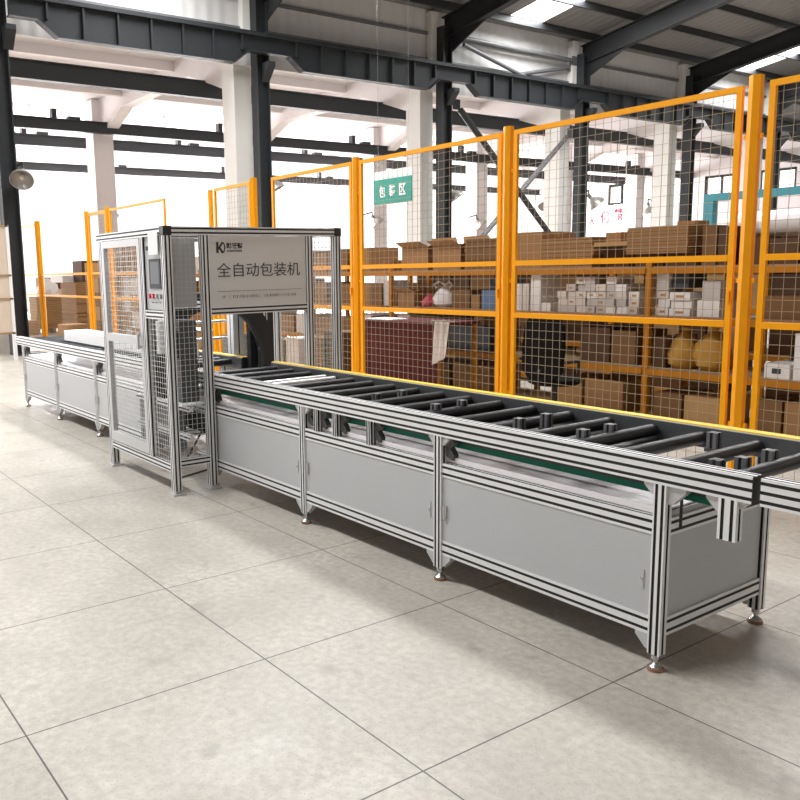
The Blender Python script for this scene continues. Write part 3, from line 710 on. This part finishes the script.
flats('flat cardboard sheet in the wide low stack right of the middle fence post', 'flat sheets in the wide low stack', X_at(541, 250)+.02, X_at(594, 250), Y1, Y2, T, 7, .045, KRAFT[0], .012)
pxbox('brown carton behind the pale tray on the top shelf', 596, 628, Y1+.15, Y2, T, T+.20, mt=KRAFT[3])
tr = MB().box((X_at(598, 250), Y1-.05, T+.21), (X_at(631, 250), Y2, T+.225), KRAFT[2]).box((X_at(598, 250), Y1-.05, T+.225), (X_at(631, 250), Y1-.04, T+.25), KRAFT[2])
single(tr, 'cardboard_tray', 'pale cardboard tray lying on the top shelf below the red lettering', 'tray')
pxbox('small tan carton standing on the pale cardboard tray', 604, 619, Y1+.1, Y2-.1, T+.227, T+.35, mt=KRAFT[0])
flats('flat cardboard sheet in the big stack above the right half of the fence panel', 'flat sheets in the big right stack', X_at(634, 240), X_at(695, 240), Y1-.1, Y2, T+.12, 8, .032, KRAFT[0], .006)
for i, (a, b) in enumerate(((634, 662), (664, 694))):
    pxbox(('dark brown carton carrying the left side of the big sheet stack', 'dark brown carton carrying the right side of the big sheet stack')[i], a, b, Y1, Y2, T, T+.118, mt=KRAFT[3])
pxbox('tall brown carton at the right end of the top shelf next to the big stack', 700, 714, Y1, Y2, T, T+.36, mt=KRAFT[1])
pxbox('grey brown carton on the top shelf left of the right fence post', 716, 733, Y1, Y2, T, T+.34, mt=KRAFT[3])
pxbox('flat brown carton lying on top of the big sheet stack', 674, 692, Y1+.3, Y2, T+.376, T+.43, mt=KRAFT[0], tape=False)
for i, (a, b, h_) in enumerate(((737, 764, .24), (767, 796, .22), (799, 830, .24))):
    pxbox('dark carton under the plastic wrapped bundle, %s' % ('behind the right fence post', 'right of the right fence post', 'cut by the right edge')[i], a, b, Y1, Y2, T, T+h_, mt=KRAFT[3])
# plastic wrapped bundle
b = MB(); xa, xb = X_at(712, 230), X_at(830, 230)
b.lathe([(.07, 0), (.10, .05), (.115, .3), (.108, .8), (.118, 1.2), (.11, xb-xa-.05), (.07, xb-xa)], (xa, RF+.36, T+.36), PLAST, 14, (1, 0, 0))
w_ = single(b, 'wrapped_bundle', 'white plastic wrapped bundle lying across the top of the cartons at the right', 'bundle', smooth=True)
for f in (.35, .85, 1.3): MB().lathe([(.12, 0), (.12, .03)], (xa+f, RF+.36, T+.36), PAPER, 14, (1, 0, 0), cap=False).done('strap', w_)
# second level: stacks of small white boxes
S = LV[2]
def wstack(pa, pb, heights, lab, grp, w=.125, yb=RF+.06, mts=WBOX, hb=.075, depth=.3):
    xa, xb = X_at(pa, 300, yb), X_at(pb, 300, yb); n_ = max(1, round((xb-xa)/w)); w2 = (xb-xa)/n_
    for i in range(n_):
        for j in range(heights[i % len(heights)]):
            jx = random.uniform(-.006, .006); jy = random.uniform(0, .03)
            b = MB().box((xa+i*w2+.003+jx, yb+jy, S+j*hb), (xa+(i+1)*w2-.003+jx, yb+depth+jy, S+(j+1)*hb-.003), random.choice(mts))
            lb_ = random.random() < .45
            if lb_: b.box((xa+i*w2+w2*.3+jx, yb+jy-.001, S+j*hb+hb*.3), (xa+i*w2+w2*.7+jx, yb+jy, S+j*hb+hb*.6), KRAFT[2])
            single(b, 'small_box', lab, 'box', grp)
wstack(557, 625, (3, 4, 5, 5, 4, 5, 4, 4), 'small white box in the wide stack on the second shelf, centre of the tall panel', 'small white boxes in the wide stack')
wstack(627, 638, (3,), 'small white box in the narrow stack left of the orange upright', 'small white boxes by the orange upright')
wstack(656, 668, (5,), 'white box in the tall pile right of the orange upright', 'white boxes right of the upright', w=.16, hb=.08)
wstack(669, 690, (3, 3), 'white box in the low pile left of the right fence post', 'white boxes in the low pile', w=.16)
for pa, pb, h_, l_ in ((518, 524, .30, 'grey white binder leftmost on the second shelf of the tall panel'), (525, 531, .30, 'greenish white binder on the second shelf'), (533, 543, .40, 'tall white carton standing on the second shelf right of the binders'), (544, 553, .09, 'low white carton between the tall carton and the wide stack')):
    carton(l_, X_at(pa, 300), X_at(pb, 300), RF+.06, RF+.36, S, S+h_, mt=WBOX[1 if 'greenish' in l_ else 0], tape=False, name='binder' if 'binder' in l_ else 'carton', cat='binder' if 'binder' in l_ else 'box')
carton('dark printer shaped box on top of the low white pile', X_at(672, 300), X_at(688, 300), RF+.1, RF+.4, S+.26, S+.40, mt=BEZ, tape=False)
carton('grey carton on the second shelf left of the right fence post', X_at(700, 300), X_at(722, 300), RF+.06, RF+.4, S, S+.15, mt=WBOX[0])
carton('lilac grey carton on the low grey carton by the right fence post', X_at(703, 300), X_at(721, 300), RF+.08, RF+.4, S+.152, S+.33, mt=WBOX[2])
carton('long brown carton on the second shelf at the right edge', X_at(767, 300), X_at(815, 300), RF+.06, RF+.5, S, S+.20, mt=KRAFT[1])
# left bay second level
carton('small house shaped carton with raised lid on the second shelf', X_at(401, 300), X_at(417, 300), RF+.05, RF+.40, S, S+.20, mt=KRAFT[0], open_=True)
def bag(lab, x, y, z, rx, ry, h, mt, knot=None, name='plastic_bag', cat='bag'):
    b = MB(); n_ = 16; prof = [(.7, 0), (1, .12), (1.02, .35), (.85, .6), (.5, .8), (.18, .9), (.3, 1.0)]; k_ = b.m(mt)
    for r_, hh in prof:
        for i in range(n_):
            a = 2*PI*i/n_; q = r_*(1+.12*math.sin(3*a+hh*7)+random.uniform(-.07, .07)); b.v.append(Vector((x+rx*q*math.cos(a), y+ry*q*math.sin(a), z+h*hh)))
    for a in range(len(prof)-1):
        for i in range(n_): b.f.append([a*n_+i, a*n_+(i+1) % n_, (a+1)*n_+(i+1) % n_, (a+1)*n_+i]); b.mi.append(k_)
    b.f.append(list(range(n_))[::-1]); b.mi.append(k_); b.f.append([(len(prof)-1)*n_+i for i in range(n_)]); b.mi.append(k_)
    o = single(b, name, lab, cat, smooth=True)
    if knot:
        for s in (-1, 1): MB().path([(x, y, z+h*.9), (x+s*rx*.5, y-.03, z+h*1.08), (x+s*rx*1.0, y-.05, z+h*.95), (x+s*rx*.75, y-.05, z+h*.8)], .014, knot, 6).done('handle', o)
    return o
bag('crumpled clear plastic bag with tied handles on the second shelf', X_at(437, 300), RF+.26, S, .17, .14, .30, PLAST, PLAST)
bag('pink plastic bag beside the clear plastic bag', X_at(425, 300), RF+.17, S, .08, .09, .17, PINK)
carton('brown carton right of the clear plastic bag on the second shelf', X_at(454, 300), X_at(472, 300), RF+.06, RF+.4, S, S+.22, mt=KRAFT[1])
carton('open tan carton between the brown carton and the blue bin', X_at(474, 300), X_at(482, 300), RF+.06, RF+.4, S, S+.16, mt=KRAFT[0])
carton('pale blue plastic bin on the second shelf left of the middle fence post', X_at(484, 300), X_at(498, 300), RF+.06, RF+.4, S, S+.22, mt=BLUE, tape=False, name='storage_bin', cat='bin')
carton('blue folder box standing on the second shelf behind the pale blue bin', X_at(470, 300), X_at(492, 300), RF+.45, RF+.65, S, S+.36, mt=BLUE, tape=False)
for i, (pa, pb, h_, mt) in enumerate(((372, 384, .30, KRAFT[1]), (386, 392, .34, WBOX[2]), (393, 399, .22, KRAFT[0]))):
    carton(('brown carton at the left end of the second shelf by the fence post', 'greyish carton next to the leftmost brown one on the second shelf', 'narrow tan carton left of the house shaped carton')[i], X_at(pa, 300), X_at(pb, 300), RF+.06, RF+.4, S, S+h_, mt=mt)
# third level and floor
S3 = LV[1]
for i, (pa, pb, h_, mt, l_) in enumerate(((374, 398, .36, KRAFT[3], 'dark carton on the third shelf behind the white document'), (400, 412, .40, WBOX[1], 'tall beige document carton standing behind the dark red table'),
        (416, 446, .38, KRAFT[3], 'large dark brown carton right of the beige document carton'), (452, 492, .28, BEZ, 'black crate on the third shelf above the brown carton'),
        (583, 612, .36, KRAFT[3], 'dark brown carton on the third shelf right of the black chair'), (614, 638, .34, KRAFT[1], 'brown carton on the third shelf left of the orange upright'),
        (655, 668, .30, KRAFT[3], 'dark carton on the third shelf right of the orange upright'))):
    carton(l_, X_at(pa, 340), X_at(pb, 340), RF+.06, RF+.6, S3, S3+h_, mt=mt, tape=i not in (3,))
bag('ochre paper sack on the third shelf, left of two', X_at(678, 350), RF+.22, S3, .15, .15, .40, OCHRE, name='paper_sack')
bag('ochre paper sack on the third shelf, right of two by the fence post', X_at(707, 350), RF+.22, S3, .17, .15, .42, OCHRE, name='paper_sack')
carton('white carton with dark print on the third shelf at the right edge', X_at(768, 375), X_at(794, 375), RF+.03, RF+.4, S3, S3+.13, mt=WBOX[0], mk=BEZ)
carton('white carton standing cut by the right edge of the picture', X_at(797, 375), X_at(812, 375), RF+.03, RF+.4, S3, S3+.40, mt=WBOX[0])
carton('dark carton at the back of the third shelf right of the right post', X_at(770, 375), X_at(796, 375), RF+.42, RF+.7, S3, S3+.36, mt=KRAFT[3])
S0 = LV[0]
for i, (pa, pb, h_, mt, l_) in enumerate(((455, 492, .33, KRAFT[0], 'tan carton on the bottom shelf left of the middle fence post'), (415, 450, .30, KRAFT[1], 'brown carton on the bottom shelf behind the hanging towel'),
        (556, 584, .30, KRAFT[0], 'tan carton on the bottom shelf right of the black chair'), (587, 625, .32, KRAFT[0], 'tan wide carton on the bottom shelf in the centre of the tall panel'),
        (656, 684, .26, KRAFT[1], 'brown carton on the bottom shelf right of the orange upright'), (687, 722, .26, KRAFT[2], 'pale carton on the bottom shelf left of the right fence post'), (760, 785, .3, KRAFT[1], 'brown carton on the bottom shelf right of the right fence post'), (788, 815, .3, KRAFT[0], 'tan carton on the bottom shelf at the right edge'))):
    carton(l_, X_at(pa, 395), X_at(pb, 395), RF+.06, RF+.6, S0, S0+h_, mt=mt)
# back row fill, added with mostly dark cartons to darken the shelf gaps
random.seed(11)
for Yb, x_a, x_b in ((RF+1.9+.05, -10.5, -.95),):
    for li, z in enumerate(LV):
        x = x_a+.05
        while x < x_b-.35:
            w = random.uniform(.32, .62); top = .43 if li < 3 else .34
            if int((x+10.6)/1.95) != int((x+w+10.6)/1.95): x = -10.6+1.95*int((x+w+10.6)/1.95)+.05; continue
            carton('brown carton in the added second rack row, darkening the gaps of the front rack', x, x+w-.02, Yb, Yb+.55, z, z+random.uniform(top-.05, top), mt=random.choice(KRAFT[1:]+[KRAFT[3], KRAFT[3]]), grp='cartons in the added second rack row', tape=False)
            x += w+.01
for li, z in enumerate(LV):
    x = -16.8
    while x < -9.5:
        w = random.uniform(.3, .6)
        if int((x+16.9)/1.95) != int((x+w+16.9)/1.95): x = -16.9+1.95*int((x+w+16.9)/1.95)+.05; continue
        carton('brown carton on the rack behind the packing machine', x, x+w-.02, RF+.30, RF+.85, z, z+random.uniform(.24, .36), mt=random.choice([KRAFT[0], KRAFT[1], KRAFT[2], KRAFT[0], WBOX[1]]), grp='cartons on the rack behind the machine', tape=False)
        x += w+random.uniform(.01, .15)
# table with dark red cloth, paper, towel
tx0, tx1, ty0, ty1, tz = atY(366, 340, 6.35).x, atY(438, 340, 6.35).x, 6.35, 7.0, 1.02
tb = thing('work_table', 'work table hung with a dark red cloth behind the fence', 'table', ((tx0+tx1)/2, 6.7, 0))
MB().box((tx0, ty0, tz-.03), (tx1, ty1, tz), DARKC).done('tabletop', tb)
for x in (tx0+.04, tx1-.04):
    for y in (ty0+.04, ty1-.04): MB().box((x-.02, y-.02, 0), (x+.02, y+.02, tz-.03), YR).done('leg', tb)
cl2 = MB(); k_ = cl2.m(DARKC); nn = 40
for i in range(nn+1):
    x = tx0+(tx1-tx0)*i/nn; dy = .012*math.sin(i*1.3)
    for z in (tz-.005, tz-.35, .15): cl2.v.append(Vector((x, ty0-.012-dy*(tz-z), z)))
for i in range(nn):
    for j in range(2): cl2.f.append([i*3+j, i*3+j+1, (i+1)*3+j+1, (i+1)*3+j]); cl2.mi.append(k_)
single(cl2, 'table_cloth', 'dark red cloth hanging down the front of the work table', 'cloth', smooth=True)
p0 = atY(384, 337, 6.5)
single(MB().box((p0.x-.22, 6.38, tz+.001), (p0.x+.25, 6.68, tz+.012), PAPER), 'paper_stack', 'white paper stack on the dark red table', 'paper')
p1, p2 = atY(433, 340, 6.30), atY(450, 340, 6.30)
tw = MB(); k_ = tw.m(TOWEL); nn = 16; zs = [1.05, .98, .85, .72, .66]
for i in range(nn+1):
    f = i/nn
    for j, z in enumerate(zs): tw.v.append(Vector((p1.x+.03+(p2.x-p1.x-.02)*f*(1-.03*j)-.012*j, 6.30-.015*math.sin(f*14), z-(.10*(1-f) if j == 4 else 0))))
for i in range(nn):
    for j in range(len(zs)-1): tw.f.append([i*5+j, i*5+j+1, (i+1)*5+j+1, (i+1)*5+j]); tw.mi.append(k_)
single(tw, 'towel', 'off white towel hanging at the right end of the dark red table', 'towel', smooth=True)
single(MB().tube((p1.x-.05, 6.32, 1.055), (p2.x+.06, 6.32, 1.055), .008, STEEL, 8).tube((p1.x-.05, 6.32, 1.02), (p1.x-.05, 6.32, 1.055), .008, STEEL, 8), 'towel_rail', 'thin rail that carries the off white towel', 'rail')
# black office chair
cx_, cyy = atY(545, 360, 6.55).x, 6.7
ch = thing('office_chair', 'black mesh backed office chair behind the fence, right of the middle post', 'chair', (cx_, cyy, 0))
bk = MB(); k_ = bk.m(BLACKF); prof = [(-.16, .52), (-.24, .60), (-.25, .85), (-.23, 1.05), (-.15, 1.16), (.15, 1.16), (.23, 1.05), (.25, .85), (.24, .60), (.16, .52)]
bk.prism([(cx_+a, cyy-.22+.05*(b_-.5), b_) for a, b_ in prof], (0, .05, 0), BLACKF); bk.done('backrest', ch)
MB().lathe([(.22, 0), (.26, .02), (.26, .06), (.2, .08)], (cx_, cyy, .45), BLACKF, 20).done('seat', ch, smooth=True)
MB().tube((cx_, cyy, .12), (cx_, cyy, .45), .03, CAP, 12).done('gas_lift', ch)
MB().tube((cx_, cyy, .47), (cx_, cyy-.24, .60), .02, CAP, 8).done('back_support', ch)
for i in range(5):
    a = 2*PI*i/5+.3; e = (cx_+.28*math.cos(a), cyy+.28*math.sin(a), .075)
    l_ = MB().tube((cx_, cyy, .12), e, .022, CAP, 8, .014).done('leg', ch); MB().tube((e[0]-.012, e[1], .03), (e[0]+.012, e[1], .03), .03, CAP, 12).done('castor', l_)
for s in (-1, 1): MB().path([(cx_+s*.2, cyy, .5), (cx_+s*.29, cyy, .52), (cx_+s*.29, cyy, .70), (cx_+s*.29, cyy-.2, .70)], .016, CAP, 8).done('armrest', ch)
# ------------------------------------------------------------------ left background: carton stacks on pallets
def pallet(lab, x, y, w=1.2, d=1.0):
    t = thing('pallet', lab, 'pallet', (x, y, 0))
    for i in range(7): MB().box((x-w/2+i*w/7, y-d/2, .12), (x-w/2+i*w/7+.11, y+d/2, .14), WOOD).done('deck_board', t)
    for yy in (y-d/2, y-.05, y+d/2-.1): MB().box((x-w/2, yy, .0), (x+w/2, yy+.1, .12), WOOD).done('runner', t)
for i, (px, ya, nlay, h_, w, mt, wh) in enumerate(((66, 7.2, 27, .048, 1.3, KRAFT[0], 'by the left fence opening'), (30, 7.0, 18, .05, .8, KRAFT[2], 'behind the leftmost fence panel'))):
    x = atY(px, 290, ya).x
    pallet('wooden pallet under the flat cardboard '+wh, x, ya+.5, w)
    flats('flat cardboard sheet in the tall stack '+wh, 'flat sheets '+wh, x-w/2+.05, x+w/2-.05, ya+.05, ya+.95, .14, nlay, h_, mt, .02)
for i, (px, pb, z0_, z1_, mt, l_) in enumerate(((118, 136, .0, 2.35, KRAFT[0], ''),)):
    pass
xd0, xd1 = atY(111, 290, 6.9).x, atY(137, 290, 6.9).x
pallet('wooden pallet under the cartons seen through the machine door', (xd0+xd1)/2, 7.3, xd1-xd0, .8)
flats('flat cardboard sheet in the high stack seen through the machine door', 'flat sheets seen through the machine door', xd0, xd1, 6.9, 7.6, 1.55, 12, .06, KRAFT[0], .03)
for r_ in range(4):
    for c_ in range(4):
        w = (xd1-xd0)/4
        carton('tan carton in the column below the flat sheets, seen through the machine door', xd0+c_*w+.01, xd0+(c_+1)*w-.01, 6.9, 7.6, .14+r_*.352, .14+(r_+1)*.352-.004, mt=random.choice([KRAFT[0], KRAFT[2], WBOX[1]]), grp='cartons seen through the machine door', tape=False)
carton('dark red brown tall carton standing left of the close pair of posts', atY(74, 290, 7.6).x, atY(83, 290, 7.6).x, 7.6, 8.1, .0, 2.0, mt=KRAFT[3])
for q, (pa, pb, z1_, mt) in enumerate(((86, 92, 1.9, KRAFT[0]), (93, 99, 1.55, KRAFT[1]), (99.5, 106, 1.95, KRAFT[0]))):
    for r_ in range(5):
        carton('tan carton in the high piles between the close pair of fence posts', atY(pa, 290, 6.6).x, atY(pb, 290, 6.6).x-.02, 6.6, 7.0, r_*z1_/5, (r_+1)*z1_/5-.004, mt=mt if r_ % 2 else KRAFT[2], grp='cartons between the close posts', tape=False)
carton('pale grey carton on top of the flat cardboard by the left fence opening', atY(50, 270, 7.3).x, atY(62, 270, 7.3).x, 7.3, 7.8, 1.438, 1.62, mt=WBOX[0])
bag('white sack on the flat cardboard behind the leftmost panel', atY(30, 290, 7.0).x, 7.5, 1.04, .3, .3, .55, WBOX[0], name='sack')
carton('tan carton on the floor by the left end of the conveyor', atY(12, 325, 6.4).x, atY(20, 325, 6.4).x, 6.4, 6.9, 0, .40, mt=KRAFT[0])
carton('small tan carton on the floor by the leftmost post', atY(58, 330, 6.2).x, atY(68, 330, 6.2).x, 6.2, 6.7, 0, .5, mt=KRAFT[2])
random.seed(5)
xl, xe_ = atY(36, 290, 8.7).x, atY(84, 290, 8.7).x
n_ = 7; wd = (xe_-xl)/n_
for i in range(n_):
    z = 0
    for k_ in range(random.choice((3, 4, 4))):
        hh = random.uniform(.34, .46)
        carton('tan carton in the loose piles far behind the left fence opening', xl+i*wd+.02, xl+(i+1)*wd-.03, 8.7, 9.4, z, z+hh-.003, mt=random.choice([KRAFT[0], KRAFT[1], KRAFT[2]]), grp='cartons far behind the left fence opening', tape=False); z += hh
# beige partition at the far left edge
XP = -16.9; yp = atX(10, 260, XP).y; zp = atX(5, 226, XP).z
pt_ = thing('partition', 'beige partition panel with thin brown frame at the left edge', 'partition', (-16.9, 3.3, 0))
MB().box((XP-.05, 2.6, .55), (XP, yp-.03, zp), BEIGE).done('board', pt_)
for z in (zp, 1.65, 1.2, .53): MB().box((XP-.07, 2.6, z-.02), (XP+.02, yp, z+.02), WOOD).done('rail', pt_)
for y in (2.6, yp-.02): MB().box((XP-.07, y-.03, 0), (XP+.02, y+.03, zp+.02), WHITE).done('leg', pt_)
carton('dark maroon equipment case hanging on the leftmost dark column', XW+.14, XW+.24, 4.56, 4.68, .75, 1.25, mt=MAROON, tape=False, name='equipment_case', cat='case')
# pallet / carton items seen below the sign through the machine
for i, (px, w) in enumerate(((279, .42), (291, .42), (318, .55), (333, .42))):
    x = atY(px, 340, 6.6).x
    carton(('pale carton on the floor behind the machine, left of four', 'white carton behind the machine, second of four', 'tan carton behind the right mesh of the machine', 'brown carton behind the right mesh of the machine near the fence post')[i], x-w/2, x+w/2-.02, 6.6, 7.1, 0, (.62, .66, .7, .8)[i], mt=(KRAFT[0], WBOX[1], KRAFT[1], KRAFT[3])[i])
x = atY(220, 352, 6.5).x
carton('bright orange crate seen through the opening of the machine', x-.22, x+.18, 6.5, 6.9, .62, .95, mt=YP, tape=False, name='crate', cat='crate')
carton('dark stand under the bright orange crate', x-.33, x+.28, 6.48, 6.98, 0, .618, mt=GRAYST, tape=False, name='stand', cat='stand')
# ------------------------------------------------------------------ lamps, signs
def lamp(px, py, X, r, lab, tilt=(.5, -.35), stem=None):
    p = atX(px, py, X); t = thing('reflector_lamp', lab, 'lamp', p)
    ax = Vector((tilt[0], tilt[1], -1)).normalized()
    b = MB(); prof = [(.18*r, -.75*r), (.22*r, -.6*r), (.6*r, -.35*r), (.92*r, .05*r), (1.0*r, .30*r), (.96*r, .30*r), (.88*r, .05*r), (.55*r, -.30*r), (.1*r, -.42*r)]
    b.lathe(prof, p, LAMPM, 24, ax, cap=False); b.done('reflector', t, smooth=True)
    MB().lathe([(.03*r, -.45*r), (.16*r, -.3*r), (.2*r, -.1*r), (.12*r, .08*r), (.02*r, .12*r)], p, LAMPB, 14, ax).done('bulb', t, smooth=True)
    MB().lathe([(.2*r, -1.15*r), (.2*r, -.72*r)], p, GRAYST, 14, ax).done('housing', t, smooth=True)
    if stem is not None: MB().path([p-ax*r*1.1, p-ax*r*1.1+Vector((0, 0, .15)), stem], .025, DST, 8).done('bracket', t)
def st(px, py, X, dx, dy, dz=.3): p = atX(px, py, X); return p+Vector((dx, dy, dz))
lamp(22, 178, XW+.45, .24, 'round reflector lamp on the leftmost dark column', (1.0, -.45), st(22, 178, XW+.45, -.35, .0, .25))
lamp(274, 187, XW-.1, .26, 'reflector lamp behind the mesh beside the dark column above the machine', (.3, .4), st(274, 187, XW-.1, 0, -.5, .3))
lamp(112, 216, -29, .26, 'small reflector lamp behind the left fence panel', (.4, .3), st(112, 216, -28.9, .4, -.4))
lamp(377, 222, -27.9, .30, 'reflector lamp below the green hanging sign', (.6, .5), st(377, 222, -27.9, -.3, -.5))
lamp(455, 196, XW-.1, .26, 'reflector lamp right of the dark column beyond the green sign', (.5, .5), st(455, 196, XW-.1, 0, -.6))
lamp(481, 224, -27.9, .3, 'small reflector lamp low beside the far white column', (.6, .5), st(481, 224, -27.9, -.3, -.5))
lamp(545, 206, -20.5, .24, 'reflector lamp right of the diagonal brace', (.2, -.7), st(545, 206, -20.5, 0, .5))
lamp(595, 203, XW-.1, .32, 'reflector lamp above the red lettering', (.5, .7), st(595, 203, XW-.1, 0, -.6))
lamp(650, 211, -20.5, .30, 'reflector lamp right of the red lettering', (.2, .2), st(650, 211, -20.5, 0, .8))
# green hanging sign, parallel to the fence
YS = 9.6
a, b_, c, d = atY(373.5, 181, YS), atY(411, 175, YS), atY(411, 199, YS), atY(373.5, 206, YS)
x0_, x1_, z0, z1 = a.x, b_.x, (c.z+d.z)/2, (a.z+b_.z)/2
hs = thing('hanging_sign', 'green sign with three white characters hanging beyond the fence', 'sign', ((x0_+x1_)/2, YS, z1))
MB().box((x0_, YS, z0), (x1_, YS+.02, z1), TEAL).done('board', hs)
MB().box((x0_-.02, YS+.021, z0-.02), (x1_+.02, YS+.032, z1+.15), WHITE).done('frame', hs)
ww = x1_-x0_
for i, chh in enumerate('包装区'):
    text_mesh('lettering', chh, .2, PAPER, hs, (x0_+ww*(.24+.27*i), YS-.003, (z0+z1)/2), (1, 0, 0), (0, 0, 1), fit=(ww*.17, (z1-z0)*.48), ext=.002, bold=.006)
for x in (x0_+.1, x1_-.1): MB().tube((x, YS+.03, z1+.14), (x, YS+.03, roofz(x)-.02), .002, STEEL, 6).done('hanger_wire', hs)
# red lettering on a glass pane, parallel to the fence
YR2 = 30.5
pa, pb = atY(587, 206, YR2), atY(626, 226, YR2)
wb = thing('slogan_pane', 'glass pane with red characters hanging between the far columns', 'sign', ((pa.x+pb.x)/2, YR2, pa.z))
MB().box((pa.x, YR2+.01, pb.z), (pb.x, YR2+.03, pa.z), GLASS).done('pane', wb)
for (px, py, chh, s_) in ((591.5, 220.5, '人', .75), (605, 217, '做', 1), (618.5, 214.5, '精', 1)):
    p = atY(px, py, YR2); text_mesh('lettering', chh, .5, RED, wb, (p.x, YR2, p.z), (1, 0, 0), (0, 0, 1), fit=(.42*s_, .50*s_), ext=.006, bold=.012)
for x in (pa.x+.1, pb.x-.1): MB().tube((x, YR2+.02, pa.z), (x, YR2+.02, 7.44), .01, STEEL, 6).done('hanger_wire', wb)
# small dark framed window panel high behind the lettering
YQ = 30.0
pa, pb = atY(609, 185, YQ), atY(622.5, 204, YQ)
fq = MB(); fwd = .07
for q in (((pa.x, pb.z), (pa.x+fwd, pa.z)), ((pb.x-fwd, pb.z), (pb.x, pa.z)), ((pa.x+fwd, pa.z-fwd), (pb.x-fwd, pa.z)), ((pa.x+fwd, pb.z), (pb.x-fwd, pb.z+fwd))):
    fq.box((q[0][0], YQ-.04, q[0][1]), (q[1][0], YQ+.04, q[1][1]), DST)
fo = single(fq, 'empty_window_frame', 'empty dark rectangular frame hanging above the red lettering', 'frame')
MB().box((pa.x+fwd, YQ-.01, (pa.z+pb.z)/2+.3), (pb.x-fwd, YQ+.01, (pa.z+pb.z)/2+.34), DST).done('crossbar', fo)
MB().tube(((pa.x+pb.x)/2, YQ, pa.z), ((pa.x+pb.x)/2, YQ, 7.44), .015, DST, 6).done('hanger_wire', fo)
# teal steel gantry at the right, far behind
YG = 16.0
ga = atY(706, 197, YG); gb = atY(806, 190, YG)
gt = thing('teal_gantry', 'teal steel frame standing far behind the right fence post', 'frame', ((ga.x+gb.x)/2, YG, 0))
zg = (ga.z+gb.z)/2
MB().box((ga.x, YG-.08, zg-.08), (gb.x+2, YG+.08, zg+.06), TEALST).done('beam', gt)
for x in (ga.x+.1, gb.x+1.8): MB().box((x-.1, YG-.08, 0), (x+.1, YG+.08, zg-.08), TEALST).done('leg', gt)
# ------------------------------------------------------------------ light
w = bpy.data.worlds.new('sky'); SC.world = w; w.use_nodes = True
w.node_tree.nodes['Background'].inputs[0].default_value = (1, .985, .98, 1); w.node_tree.nodes['Background'].inputs[1].default_value = WORLD
def area(name, loc, tgt, sx, sy, power, col=(.97, .985, 1)):
    l = bpy.data.lights.new(name, 'AREA'); l.shape = 'RECTANGLE'; l.size = sx; l.size_y = sy; l.energy = power; l.color = col
    o = bpy.data.objects.new(name, l); COL.objects.link(o); o.location = loc
    o.rotation_euler = (Vector(tgt)-Vector(loc)).to_track_quat('-Z', 'Y').to_euler(); return o
for s_ in SKY:
    for xa, xb in ((XW+.1, SKX),):
        zz = (roofz(xa)+roofz(xb))/2-.03
        o = area('skylight', ((xa+xb)/2, s_, zz), ((xa+xb)/2, s_, 0), xb-xa-.2, 1.3, SKP*(xb-xa)/18*(1.1 if s_ < 0 else 1.0))
        o.rotation_euler = (0, -math.atan(.15) if xa < 0 else math.atan(.15), 0)
for a_, b_ in zip(GY, GY[1:]):
    if a_ < -13: continue
    area('window_light', (XF+.1, (a_+b_)/2, 4.3), (0, (a_+b_)/2, 3.3), b_-a_-.7, 7.0, WNP*(.3 if a_ < -1 else .8 if a_ < 5 else 1), (1, .965, .97))
